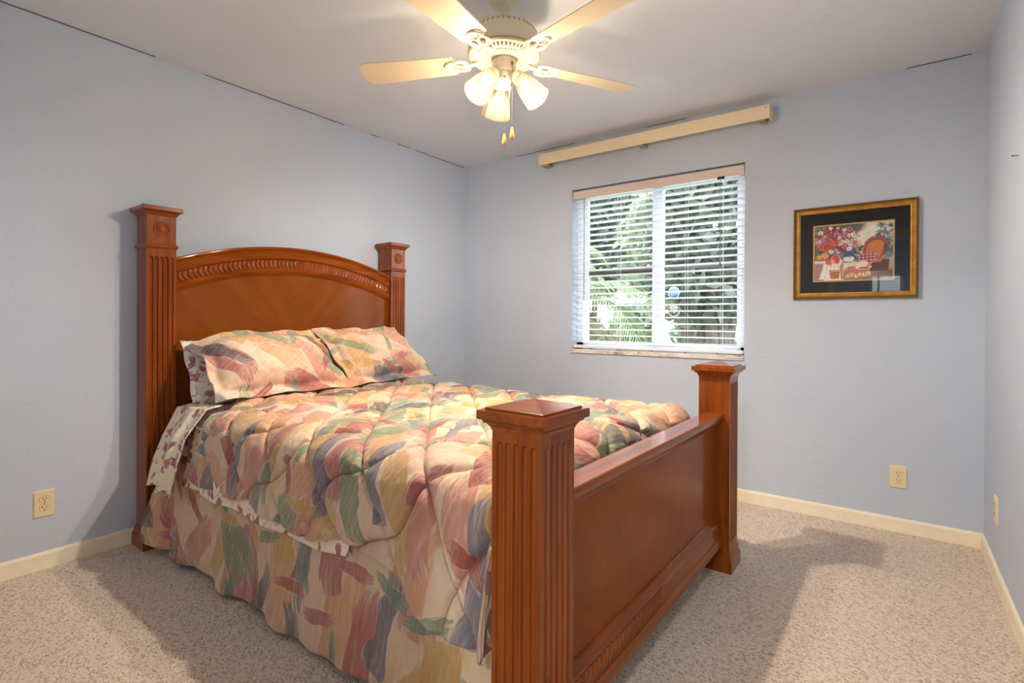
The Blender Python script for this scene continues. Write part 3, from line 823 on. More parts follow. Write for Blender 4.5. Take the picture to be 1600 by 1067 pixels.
# ------------------------------------------------------------------ ceiling fan with three lit shades
FX, FY = 1.718, -1.689
fan = empty('ceiling_fan', (FX, FY, H), 0, 'cream five blade ceiling fan with three lit frosted glass shades', 'ceiling fan')
def z(a): return a - H
MB().lathe([(0.062, 0), (0.063, -0.008), (0.050, -0.020), (0.030, -0.026), (0.022, -0.028), (0.021, -0.040), (0.016, -0.043)], n=40).build('canopy', M_FAN, fan, angle=35)
MB().lathe([(0.0125, -0.03), (0.0125, z(2.32))], n=20).build('downrod', M_FAN, fan, angle=35)
mh = MB().lathe([(0.02, z(2.336)), (0.034, z(2.332)), (0.036, z(2.326)), (0.085, z(2.322)), (0.112, z(2.315)), (0.132, z(2.302)), (0.144, z(2.284)), (0.148, z(2.262)), (0.1485, z(2.230)), (0.152, z(2.228)), (0.152, z(2.220)), (0.148, z(2.217)), (0.10, z(2.2165))], n=56).build('motor_housing', M_FAN, fan, angle=35)
b = MB()
for k in range(40):
    t = 2 * PI * k / 40
    c_, s_ = math.cos(t), math.sin(t)
    b.tube([(0.141 * c_, 0.141 * s_, z(2.290)), (0.131 * c_, 0.131 * s_, z(2.3035))], 0.0022, 5)
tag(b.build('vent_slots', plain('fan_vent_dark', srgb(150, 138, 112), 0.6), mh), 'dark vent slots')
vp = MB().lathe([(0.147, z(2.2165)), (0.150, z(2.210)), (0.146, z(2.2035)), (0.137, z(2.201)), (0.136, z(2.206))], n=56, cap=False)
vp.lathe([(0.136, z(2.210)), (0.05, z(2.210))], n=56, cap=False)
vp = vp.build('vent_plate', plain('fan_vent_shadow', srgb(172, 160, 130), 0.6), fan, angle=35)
b = MB()
b.lathe([(0.112, z(2.207)), (0.110, z(2.1985)), (0.100, z(2.1965)), (0.098, z(2.207))], n=48, cap=False).lathe([(0.086, z(2.207)), (0.084, z(2.196)), (0.062, z(2.192)), (0.050, z(2.192))], n=48, cap=False)
for k in range(48):
    t = 2 * PI * k / 48
    c_, s_ = math.cos(t), math.sin(t)
    b.tube([(0.139 * c_, 0.139 * s_, z(2.203)), (0.109 * c_, 0.109 * s_, z(2.199))], 0.0036, 6)
    b.tube([(0.100 * c_, 0.100 * s_, z(2.199)), (0.082 * c_, 0.082 * s_, z(2.197))], 0.0030, 5)
b.build('grille', M_FAN, vp, angle=40)
ANG = [math.radians(60.5 + 72 * k) for k in range(5)]
for a in ANG:
    ca, sa = math.cos(a), math.sin(a)
    def L2(r, t, zz): return (ca * r - sa * t, sa * r + ca * t, zz)
    b = MB()
    b.tube([L2(0.085, 0, z(2.200)), L2(0.125, 0, z(2.190)), L2(0.165, 0, z(2.182)), L2(0.205, 0, z(2.186))], [0.010, 0.008, 0.007, 0.006], 8)
    for s in (-1, 1):
        b.tube([L2(0.185 + 0.032 * math.cos(q), s * 0.022 + 0.021 * math.sin(q), z(2.186)) for q in np.linspace(0, 2 * PI, 17)[:-1]], 0.0042, 6, closed=True)
    b.tube([L2(0.205 + 0.05 * math.cos(q), 0.036 * math.sin(q), z(2.187)) for q in np.linspace(0, 2 * PI, 17)[:-1]], 0.0045, 6, closed=True)
    b.build('blade_iron', M_FAN, fan, angle=40)
    out = [(0.215, -0.052)]
    out += [(0.60, -0.068)] + [(0.60 + 0.042 * math.sin(q), -0.068 * math.cos(q)) for q in np.linspace(0.2, PI - 0.2, 11)] + [(0.60, 0.068), (0.215, 0.052), (0.205, 0.03), (0.205, -0.03)]
    tl = math.tan(math.radians(11))
    top = [L2(r, t, z(2.194) + t * tl) for r, t in out]; bot = [L2(r, t, z(2.189) + t * tl) for r, t in out]
    MB().loops([bot, top]).build('fan_blade', M_BLADE, fan)
MB().lathe([(0.046, z(2.195)), (0.050, z(2.190)), (0.050, z(2.150)), (0.047, z(2.143)), (0.040, z(2.139)), (0.040, z(2.126)), (0.034, z(2.108)), (0.020, z(2.096)), (0.008, z(2.090)), (0.006, z(2.078)), (0.002, z(2.074))], n=40).build('switch_housing', M_FAN, fan, angle=35)
M_SHADE = shade_mat()
M_BULB = emit_mat('lit_bulb', srgb(255, 232, 190), 5.0)
tau = math.radians(39.2)
for k in range(3):
    a = 2.413 + k * 2 * PI / 3
    d = Vector((math.cos(a), math.sin(a), 0))
    ax = d * math.sin(tau) - Vector((0, 0, 1)) * math.cos(tau)
    nk = Vector((0, 0, z(2.112))) + d * 0.066
    b = MB().tube([d * 0.030 + Vector((0, 0, z(2.130))), d * 0.048 + Vector((0, 0, z(2.132))), nk - ax * 0.022], 0.0075, 10)
    b.lathe([(0.010, -0.026), (0.024, -0.020), (0.0285, -0.006), (0.0305, 0.006), (0.0305, 0.012)], nk, ax, 28)
    fit = b.build('lamp_fitter', M_FAN, fan, angle=40)
    pr = [(0.027, 0.0), (0.033, 0.012), (0.0395, 0.035), (0.0455, 0.065), (0.050, 0.095), (0.0545, 0.122), (0.0560, 0.128)]
    b = MB().lathe(pr + [(0.0545, 0.1285)] + [(r - 0.0025, h) for r, h in reversed(pr[1:-1])], nk, ax, 72, cap=False, rib=0.012, nrib=36)
    sh = b.build('glass_shade', M_SHADE, fit, smooth=True)
    tag(sh, 'glowing frosted glass shade')
    MB().lathe([(0.010, 0.004), (0.013, 0.016), (0.020, 0.032), (0.0225, 0.045), (0.020, 0.058), (0.012, 0.066), (0.002, 0.069)], nk, ax, 20).build('bulb', M_BULB, fit, smooth=True)
    ld = bpy.data.lights.new('bulb_light', 'SPOT'); ld.energy = LAMP_W; ld.spot_size = math.radians(178); ld.spot_blend = 0.35; ld.color = (1.0, 0.865, 0.715); ld.shadow_soft_size = 0.022
    lo = bpy.data.objects.new('bulb_light', ld); COL.objects.link(lo); lo.parent = fan
    lo.location = nk + ax * 0.080; lo.rotation_euler = ax.to_track_quat('-Z', 'Y').to_euler()
    ld = bpy.data.lights.new('bulb_glow', 'POINT'); ld.energy = GLOW_W; ld.color = (1.0, 0.865, 0.715); ld.shadow_soft_size = 0.022
    lo = bpy.data.objects.new('bulb_glow', ld); COL.objects.link(lo); lo.parent = fan; lo.location = nk + ax * 0.085
M_CHAIN = plain('brown_chain', srgb(110, 92, 66), 0.5)
for (dx, dy, zt_, zb) in ((0.026, -0.030, 2.108, 1.872), (0.050, -0.010, 2.165, 1.900)):
    b = MB().tube([(dx, dy, z(zt_)), (dx, dy, z(zb))], 0.0008, 6)
    for q in range(24):
        b.lathe([(0.0003, -0.0013), (0.0014, 0), (0.0003, 0.0013)], (dx, dy, z(zb) + (zt_ - zb) * q / 24), n=6)
    b.lathe([(0.005, 0.004), (0.005, -0.004)], (dx, dy, z(zt_)), (0.3, -1, 0), 10)
    chn = b.build('pull_chain', M_CHAIN, fan)
    MB().lathe([(0.002, 0.002), (0.005, -0.004), (0.0085, -0.026), (0.0105, -0.037), (0.0085, -0.045), (0.004, -0.052), (0.002, -0.054)], (dx, dy, z(zb)), n=16).build('chain_fob', M_FOB, chn, smooth=True)

# unseen fill lamp added in the hall to brighten the room
hl = empty('hall_fill_lamp', (3.1, -5.0, H), 0, 'white fill lamp added in the unseen hall behind the doorway', 'ceiling lamp')
MB().lathe([(0.17, 0), (0.17, -0.02), (0.15, -0.025)], n=32).build('fill_lamp_base', M_WHITE, hl, angle=35)
MB().lathe([(0.15, -0.02), (0.145, -0.05), (0.11, -0.08), (0.05, -0.097), (0.005, -0.10)], n=32).build('fill_lamp_shade', emit_mat('fill_lamp_glow', (1, 0.95, 0.9, 1), 2.0), hl, smooth=True)
ld = bpy.data.lights.new('hall_fill_light', 'AREA'); ld.shape = 'DISK'; ld.size = 0.26; ld.energy = HALL_FILL_W; ld.color = (1.0, 0.97, 0.92)
lo = bpy.data.objects.new('hall_fill_light', ld); COL.objects.link(lo); lo.parent = hl; lo.location = (0, 0, -0.11)

# ------------------------------------------------------------------ bed
BL, BW = 2.281, 0.739
TH = -0.016
BX, BY = 0.0995, -1.6446
bed = empty('four_post_bed', (BX, BY, 0), TH, 'honey oak bed with fluted square posts, arched headboard and low footboard', 'bed')

def fluted_face(mb, o, ud, nd, half, z0, z1, f0, f1, n=5, D=0.0095):
    pitch = 2 * half * 0.86 / n; hwf = pitch * 0.37
    us = [-half]
    cs = [(i - (n - 1) / 2) * pitch for i in range(n)]
    for c in cs: us += [c + hwf * s for s in (-1.08, -0.98, -0.85, -0.6, -0.3, 0, 0.3, 0.6, 0.85, 0.98, 1.08)]
    us.append(half)
    zs = [z0] + [f0 + hwf * s for s in (-0.05, 0.05, 0.2, 0.4, 0.7, 1.0, 1.4)] + list(np.linspace(f0 + 0.05, f1 - 0.05, 6)) + [f1 - hwf * s for s in (1.4, 1.0, 0.7, 0.4, 0.2, 0.05, -0.05)] + [z1]
    U, Z = np.meshgrid(us, zs, indexing='ij')
    dep = np.zeros_like(U)
    for c in cs:
        dz = np.maximum(np.maximum(f0 + hwf - Z, Z - f1 + hwf), 0)
        d = np.hypot(U - c, dz) / hwf
        dep = np.maximum(dep, D * np.sqrt(np.clip(1 - d * d, 0, 1)))
    o = np.array(o); ud = np.array(ud, float); nd = np.array(nd, float)
    G = o + U[..., None] * ud + np.array([0, 0, 1.0]) * Z[..., None] - nd * dep[..., None]
    mb.grid(G)

def shaft(cx, cy, half, z0, z1, f0, f1, fluted):
    mb = MB()
    for nd in ((1, 0), (-1, 0), (0, 1), (0, -1)):
        ud = (-nd[1], nd[0])
        o = (cx + nd[0] * half, cy + nd[1] * half, 0)
        if nd in fluted: fluted_face(mb, o, (*ud, 0), (*nd, 0), half, z0, z1, f0, f1)
        else:
            a = np.array(o) ; u3 = np.array((*ud, 0.0)) * half
            mb.add([a - u3 + (0, 0, z0), a + u3 + (0, 0, z0), a + u3 + (0, 0, z1), a - u3 + (0, 0, z1)], [(0, 1, 2, 3)])
    return mb

BASE = [(0.0804, 0), (0.0804, 0.048), (0.079, 0.054), (0.0755, 0.060), (0.0725, 0.068), (0.072, 0.076), (0.070, 0.084), (0.066, 0.096)]
def head_post(cy):
    ph = 0.0633
    p = shaft(0, cy, ph, 0.09, 1.455, 0.13, 1.412, [(1, 0)]).build('head_post', M_WOODZ, bed, recalc=False, angle=30)
    MB().square(0, cy, BASE).build('post_foot', M_WOODZ, p)
    MB().square(0, cy, [(0.064, 1.450), (0.0695, 1.455), (0.0715, 1.459), (0.0715, 1.463), (0.0685, 1.469), (0.065, 1.474)]).build('neck_moulding', M_WOODY, p)
    MB().square(0, cy, [(ph, 1.470), (ph, 1.618)]).build('post_block', M_WOODZ, p)
    MB().square(0, cy, [(0.064, 1.610), (0.068, 1.614), (0.071, 1.620), (0.076, 1.627), (0.080, 1.630), (0.0855, 1.632), (0.0869, 1.634), (0.0869, 1.650), (0.085, 1.6531)]).build('post_cap', M_WOODY, p)
    r = MB().lathe([(0.037, -0.002), (0.037, 0.002), (0.034, 0.005), (0.030, 0.0055), (0.0275, 0.002), (0.024, 0.0015), (0.0225, 0.005), (0.0195, 0.006), (0.017, 0.003), (0.0135, 0.003), (0.012, 0.0065), (0.007, 0.0085), (0.0005, 0.009)], (ph, cy - 0.0, 1.546), (1, 0, 0), 40)
    r.build('rosette', M_CARVE, p, angle=40)
def foot_post(cy, s):
    pf = 0.0677; x = BL
    p = shaft(x, cy, pf, 0.09, 0.872, 0.125, 0.836, [(1, 0), (0, s)]).build('foot_post', M_WOODZ, bed, recalc=False, angle=30)
    MB().square(x, cy, BASE).build('post_foot', M_WOODZ, p)
    MB().square(x, cy, [(0.068, 0.858), (0.070, 0.862), (0.0725, 0.868), (0.078, 0.875), (0.084, 0.878), (0.086, 0.884), (0.0935, 0.886), (0.0947, 0.888), (0.0947, 0.9045), (0.093, 0.9065)]).build('post_cap', M_WOODY if s < 0 else M_WOODY, p)
    MB().square(x, cy, [(0.081, 0.9055), (0.081, 0.9115), (0.079, 0.9123), (0.003, 0.9295)]).build('pyramid_top', M_WOODX, p)
head_post(-BW); head_post(BW)
foot_post(-BW, -1); foot_post(BW, 1)

# headboard
RA = 1.964; ZC = 1.533 - RA; YE = BW - 0.0625
amax = math.asin(YE / RA)
def arc(a, r): return (r * math.sin(a), ZC + r * math.cos(a))
b = MB(); NA = 48; L = []
for i in range(NA + 1):
    a = -amax + 2 * amax * i / NA
    y, zz = arc(a, RA - 0.140)
    L.append([(0.004, y * (YE / (abs(arc(amax, RA - 0.140)[0]))), 0.36), (0.024, y * (YE / abs(arc(amax, RA - 0.140)[0])), 0.36), (0.024, y * (YE / abs(arc(amax, RA - 0.140)[0])), zz), (0.004, y * (YE / abs(arc(amax, RA - 0.140)[0])), zz)])
b.loops(L).build('headboard_panel', M_VENEER, bed)
prof = [(-0.025, 0), (0.052, 0), (0.057, -0.003), (0.058, -0.010), (0.054, -0.016), (0.047, -0.021), (0.043, -0.028), (0.0415, -0.034), (0.0415, -0.060), (0.045, -0.063), (0.0465, -0.066), (0.045, -0.069), (0.039, -0.071), (0.036, -0.073), (0.036, -0.120), (0.042, -0.122), (0.045, -0.126), (0.044, -0.134), (0.038, -0.148), (0.031, -0.156), (0.029, -0.160), (-0.025, -0.160)]
L = []
for i in range(NA + 1):
    a = -amax + 2 * amax * i / NA
    row = []
    for x, dr in prof:
        r = RA + dr; aa = math.asin(max(-1, min(1, YE / r * math.sin(a) / math.sin(amax) * 1.0)))
        y, zz = arc(aa, r); row.append((x, y, zz))
    L.append(row)
crest = MB().loops(L).build('crest_rail', M_CREST, bed, angle=28)
NC = 26
def crescent(mb, P, w, h, k, bulge, dep):
    # P(s,t): surface point; s along the band, t across it; one gouged leaf of the carving
    G = []
    for i in range(9):
        t = -1 + 2 * i / 8
        row = []
        for j in range(6):
            q = j / 5
            hgt = dep * (math.sin(PI * q) ** 0.7 if 0 < q < 1 else 0) * (1 - 0.25 * t * t)
            row.append(P(bulge * (1 - t * t) + (q - 0.5) * w * (1 - 0.35 * t * t), t * h, hgt))
        G.append(row)
    mb.grid(G)
for s in (-1, 1):
    b = MB()
    for k in range(NC):
        yc = (0.012 + (k + 0.5) * (YE - 0.02) / NC) * s
        def P(u, v, d):
            aa = (yc + u * s) / (RA - 0.097); y, zz = arc(aa, RA - 0.097 + v); return (0.0355 + d, y, zz)
        crescent(b, P, 0.0235, 0.0235, k, 0.010, 0.010 if s < 0 else 0.006)
    b.build('carved_band', M_CARVE, crest, smooth=True)

# footboard
YI = BW - 0.066
MB().box(BL - 0.012, BL + 0.010, -YI, YI, 0.20, 0.66).build('footboard_panel', wood_mat('oak_footboard_veneer', veneer=True, dark=(116, 54, 14), mid=(136, 66, 20), light=(152, 80, 30)), bed)
pr = [(-0.037, 0.700), (0.036, 0.700), (0.0395, 0.6975), (0.040, 0.694), (0.040, 0.675), (0.038, 0.671), (0.030, 0.667), (0.024, 0.660), (0.021, 0.650), (0.018, 0.644), (0.012, 0.640), (-0.012, 0.640), (-0.014, 0.655), (-0.030, 0.665), (-0.037, 0.672)]
MB().prism([(BL + x, zz) for x, zz in pr], 'y', -YI, YI).build('foot_top_rail', M_WOODY, bed, angle=28)
pr = [(-0.02, 0.11), (0.036, 0.11), (0.038, 0.113), (0.038, 0.148), (0.036, 0.152), (0.031, 0.154), (0.030, 0.157), (0.030, 0.214), (0.034, 0.217), (0.037, 0.221), (0.036, 0.227), (0.030, 0.232), (0.022, 0.238), (0.016, 0.243), (0.010, 0.246), (-0.02, 0.246)]
fr_ = MB().prism([(BL + x, zz) for x, zz in pr], 'y', -YI, YI).build('foot_bottom_rail', M_WOODY, bed, angle=28)
b = MB()
for k in range(26):
    yc = -YI + 0.006 + (k + 0.5) * 0.0245
    def P(u, v, d): return (BL + 0.0295 + d, yc + u + v * 0.35, 0.1855 + v)
    crescent(b, P, 0.021, 0.0275, k, 0.008, 0.007)
b.build('carved_band', M_WOODY, fr_, smooth=True)
for s in (-1, 1):
    MB().box(0.064, BL - 0.069, s * 0.70 - 0.0125, s * 0.70 + 0.0125, 0.22, 0.37, 0.002).build('side_rail', M_WOODX, bed)
MB().box(0.07, BL - 0.07, -0.68, 0.68, 0.235, 0.255).build('slat_deck', M_WOODY, bed)

def at_bed(o):
    o.location = (BX, BY, 0); o.rotation_euler = (0, 0, TH); return o

def rounded_slab(x0, x1, hy, z0, z1, r, n=5):
    L = []
    def lp(ins, zz):
        pts = []
        rc = 0.06
        for (cx, cy, a0) in ((x1 - rc, hy - rc, 0), (x0 + rc, hy - rc, 90), (x0 + rc, -hy + rc, 180), (x1 - rc, -hy + rc, 270)):
            for k in range(6):
                t = math.radians(a0 + 18 * k)
                pts.append((cx + (rc - ins) * math.cos(t), cy + (rc - ins) * math.sin(t), zz))
        return pts
    for k in range(n + 1):
        t = PI / 2 * k / n; L.append(lp(r * (1 - math.sin(t)), z0 + r * (1 - math.cos(t))))
    for k in range(n + 1):
        t = PI / 2 * k / n; L.append(lp(r * (1 - math.cos(t)), z1 - r * (1 - math.sin(t))))
    return MB().loops(L)
o = at_bed(rounded_slab(0.085, 2.175, 0.675, 0.256, 0.44, 0.02).build('box_spring', plain('ticking', srgb(226, 222, 214), 0.9), None, angle=40))
tag(o, 'pale box spring hidden inside the bed frame under the mattress', 'box spring')
o = at_bed(rounded_slab(0.085, 2.12, 0.690, 0.442, 0.664, 0.05).build('mattress', plain('mattress_cloth', srgb(232, 228, 220), 0.9), None, angle=40))
tag(o, 'thick mattress on the bed, hidden under sheet and comforter', 'mattress')

# ---- smooth value noise for cloth
def vnoise(X, Y, seed):
    r = np.random.RandomState(seed); g = r.rand(64, 64)
    i = np.floor(X).astype(int); j = np.floor(Y).astype(int); fx = X - i; fy = Y - j
    fx = fx * fx * (3 - 2 * fx); fy = fy * fy * (3 - 2 * fy)
    q = lambda a, b_: g[a % 64, b_ % 64]
    return (q(i, j) * (1 - fx) * (1 - fy) + q(i + 1, j) * fx * (1 - fy) + q(i, j + 1) * (1 - fx) * fy + q(i + 1, j + 1) * fx * fy) - 0.5
def fbm(X, Y, seed, n=3):
    return sum(vnoise(X * 2 ** k, Y * 2 ** k, seed + k) / 2 ** k for k in range(n))

def drape(V, e, r, slope):
    """cross-section of a cloth lying on a bed: flat to |v|=e, rolls over radius r, then hangs leaning outward"""
    a = np.abs(V); s = np.sign(V)
    th_max = PI / 2 - slope
    arc_len = r * th_max
    t = np.clip((a - e) / r, 0, th_max)
    y = np.minimum(a, e) + r * np.sin(t)
    zz = -r * (1 - np.cos(t))
    ex = np.maximum(a - e - arc_len, 0)
    y = y + ex * np.sin(slope); zz = zz - ex * np.cos(slope)
    ny = np.sin(t); nz = np.cos(t)
    return s * y, zz, s * ny, nz

# fitted sheet over the mattress
def sheet_patch(name, u0, u1, nu, v0, v1, nv, e, r, slope, ztop, wr, seed):
    U, V = np.meshgrid(np.linspace(u0, u1, nu), np.linspace(v0, v1, nv), indexing='ij')
    Y, Z, NY, NZ = drape(V, e, r, slope)
    d = wr * fbm(U * 9 + V * 4, V * 7 + 20, seed)
    G = np.stack([U, Y + NY * d, ztop + Z + NZ * d], -1)
    # round the head-side corner down
    k = np.clip((u0 + 0.05 - U) / 0.05, 0, 1)
    G[..., 2] -= 0.03 * k ** 2
    return MB().grid(G, np.stack([U, V], -1))
fs = sheet_patch('fitted_sheet', 0.078, 2.12, 180, -0.90, 0.90, 150, 0.655, 0.045, 0.0, 0.676, 0.012, 3)
at_bed(fs.build('fitted_sheet', M_FLORAL, None, smooth=True, recalc=False))
tag(bpy.data.objects['fitted_sheet'], 'white fitted sheet with small red rosebuds on the mattress corner', 'sheet')

# comforter --------------------------------------------------------
NU, NV = 460, 500
s_ = np.linspace(0, 1, NU); VH = 0.985
v1 = np.linspace(-VH, VH, NV)
Sg, V = np.meshgrid(s_, v1, indexing='ij')
aV = np.abs(V)
head = 0.30 + 0.25 * np.clip((aV - 0.50) / 0.15, 0, 1) - 0.05 * np.clip((aV - 0.75) / 0.3, 0, 1) - 0.012 * np.sin(aV * 21)
U = head + Sg * (2.36 - head)
# hem hangs lower towards the foot
hemx = 1 + 0.36 * np.clip((U - 1.72) / 0.5, 0, 1) ** 1.5
Vs = np.where(aV > 0.75, np.sign(V) * (0.75 + (aV - 0.75) * (1 + (hemx - 1) * 1.6)), V)
hem_wave = 0.018 * np.sin(U * 9.5 + 1.0) + 0.012 * np.sin(U * 23)
Vs = Vs + np.sign(V) * np.clip((aV - 0.8) / 0.25, 0, 1) * hem_wave
Y, Z, NY, NZ = drape(Vs, 0.640, 0.115, 0.15)
crown = 0.016 * np.cos(np.clip(Vs / 0.7, -1, 1) * PI / 2)
# quilting: two families of curved diagonal seams
c1 = (U + V - 0.305) / 0.290
c2 = (U - V - 0.005 + 0.045 * np.sin((U + V) / 0.29 * PI + 0.6) * 1.0) / 0.335
def seam_d(c, sp): return np.abs(c - np.round(c)) * sp
d1 = seam_d(c1, 0.29 * 0.707); d2 = seam_d(c2, 0.335 * 0.707)
dm = np.minimum(d1, d2)
puffA = 0.015 + 0.012 * np.clip((U - 1.6) / 0.5, 0, 1)
puff = puffA * (1 - np.exp(-dm / 0.022)) - 0.009 * np.exp(-(dm / 0.0065) ** 2)
near = np.exp(-dm / 0.05)
wr = 0.016 * fbm(U * 5.5 + 3, V * 5.5 + 9, 31) + 0.010 * near * fbm(U * 22, V * 22 + 5, 41) + 0.006 * fbm(U * 13 + V * 9, V * 16 - U * 6, 55)
# long soft folds along the top, running across the bed
wr = wr + 0.005 * np.clip((0.62 - aV) / 0.2, 0, 1) * np.sin(U * 34 + 5 * fbm(U * 2, V * 3, 71) * 3)
side = np.clip((aV - 0.66) / 0.2, 0, 1)
wr = wr + side * 0.020 * np.sin(U * 7.2 + 0.8 + V * 2) * np.clip((aV - 0.7) / 0.3, 0, 1)
D = puff + wr
FXE = 2.090                      # start of the roll-down behind the footboard
t = np.clip((U - FXE) / 0.07, 0, PI / 2)
Xc = np.minimum(U, FXE) + 0.07 * np.sin(t)
ex = np.maximum(U - FXE - 0.07 * PI / 2, 0)
Zc = -0.07 * (1 - np.cos(t)) - ex
topw = np.clip((0.80 - aV) / 0.15, 0, 1)      # the hanging side only rounds in plan
G = np.empty((NU, NV, 3))
nx = np.sin(t) * topw
G[..., 0] = Xc * topw + (np.minimum(U, FXE) + 0.07 * np.tanh(np.maximum(U - FXE, 0) / 0.08)) * (1 - topw) + D * nx
bulge = np.clip((U - 2.02) / 0.16, 0, 1) ** 2 * (1 - topw)
G[..., 1] = Y + NY * D - np.sign(V) * 0.045 * bulge * np.clip((aV - 0.7) / 0.1, 0, 1)
G[..., 2] = 0.698 + Z + crown + Zc * topw + D * NZ * np.cos(t * topw)
# head edge thins out and lies down on the sheet
he = np.clip((U - head) / 0.05, 0, 1)
G[..., 2] -= (1 - he) * 0.022 * np.clip((0.75 - aV) / 0.1, 0, 1)
G[..., 0] = np.minimum(G[..., 0], BL - 0.072 - 0.004)
G[..., 2] = np.maximum(G[..., 2], 0.30 - 0.02)
UV = np.stack([U, V], -1)
cf = at_bed(MB().grid(G, UV).build('comforter', M_QUILT, None, smooth=True, recalc=False))
sm = cf.modifiers.new('thickness', 'SOLIDIFY'); sm.thickness = 0.012; sm.offset = -1
tag(cf, 'puffy quilted comforter in pink, sage and ochre brushstrokes spread over the bed', 'comforter')

# flat sheet: the strip showing under the comforter hem and the turned-down flap at the head
nu, nv = 90, 40
A_, B_ = np.meshgrid(np.linspace(0, 1, nu), np.linspace(0, 1, nv), indexing='ij')
x = 0.40 + A_ * 1.22
zb_ = 0.365 + 0.008 * np.sin(A_ * 20) + 0.02 * np.clip((A_ - 0.72) / 0.28, 0, 1)
G = np.stack([x, -0.716 - 0.056 * B_ + 0.004 * np.sin(x * 14) * B_, 0.62 + (zb_ - 0.62) * B_], -1)
b = MB().grid(G, np.stack([x, 0.60 - G[..., 2]], -1))
nu, nv = 50, 60
A_, B_ = np.meshgrid(np.linspace(0, 1, nu), np.linspace(0, 1, nv), indexing='ij')
rows = np.array([[(0.20, -0.640, 0.700), (0.47, -0.630, 0.712)], [(0.175, -0.705, 0.685), (0.475, -0.700, 0.705)], [(0.150, -0.752, 0.560), (0.475, -0.785, 0.590)], [(0.145, -0.790, 0.445), (0.470, -0.815, 0.465)], [(0.140, -0.812, 0.330), (0.445, -0.832, 0.345)]])
tt = B_ * 4; i = np.minimum(tt.astype(int), 3); fr2 = (tt - i)[..., None]; fr2 = fr2 * 0.7 + 0.3 * fr2 * fr2 * (3 - 2 * fr2)
Pl = rows[:, 0]; Pr = rows[:, 1]
L_ = Pl[i] * (1 - fr2) + Pl[i + 1] * fr2; R_ = Pr[i] * (1 - fr2) + Pr[i + 1] * fr2
G = L_ * (1 - A_[..., None]) + R_ * A_[..., None]
fold = np.clip(B_ * 1.3, 0, 1) * (0.014 * np.cos(A_ * 11 + 0.5) + 0.016 * np.exp(-((A_ - 0.62) / 0.06) ** 2))
G[..., 1] -= fold
G[..., 2] += 0.008 * np.sin(A_ * 5) * B_
b.grid(G, np.stack([A_ * 0.33 + 3, B_ * 0.5], -1))
o = at_bed(b.build('flat_sheet', floral_mat('rosebud_top_sheet_print', (240, 226, 202)), None, smooth=True, recalc=False))
sm = o.modifiers.new('thickness', 'SOLIDIFY'); sm.thickness = 0.004; sm.offset = 0
tag(o, 'cream rosebud top sheet with a flap hanging out at the head corner of the bed', 'sheet')

# bed skirt
nu, nv = 420, 46
def skirt(sgn):
    A_, B_ = np.meshgrid(np.linspace(0, 1, nu), np.linspace(0, 1, nv), indexing='ij')
    x = 0.125 + A_ * (2.185 - 0.125)
    flare = np.exp(-(x - 0.125) / 0.14)
    y = 0.730 + 0.036 * B_ ** 0.8 + 0.080 * flare * np.clip(B_ * 1.4, 0, 1)
    w = (0.010 * np.sin(x * 17 + 0.7) + 0.008 * np.sin(x * 31 + 2) + 0.012 * fbm(x * 4, x * 0 + 2, 9, 2)) * (0.15 + 0.85 * B_)
    w = w + 0.012 * np.exp(-((x - 0.30) / 0.025) ** 2) * B_ - 0.014 * np.exp(-((x - 0.26) / 0.02) ** 2) * B_
    y = y + w - 0.018 * np.clip((x - 1.95) / 0.2, 0, 1)
    zb = 0.028 + 0.014 * np.sin(x * 13) * 0.6 + 0.03 * flare
    zz = 0.441 + (zb - 0.441) * B_
    return np.stack([x, sgn * y, zz], -1), np.stack([x + (4 if sgn > 0 else 0), zz], -1)
Ga, Ua = skirt(-1); Gb, Ub = skirt(1)
b = MB().grid(np.concatenate([Ga[:, ::-1], Gb], 1), np.concatenate([Ua[:, ::-1], Ub], 1))     # both hems joined by the deck sheet between mattress and box spring
o = at_bed(b.build('bed_skirt', M_SKIRT, None, smooth=True, recalc=False))
sm = o.modifiers.new('thickness', 'SOLIDIFY'); sm.thickness = 0.003; sm.offset = 0
tag(o, 'pink and grey brushstroke bed skirt hanging from mattress to carpet', 'bed skirt')

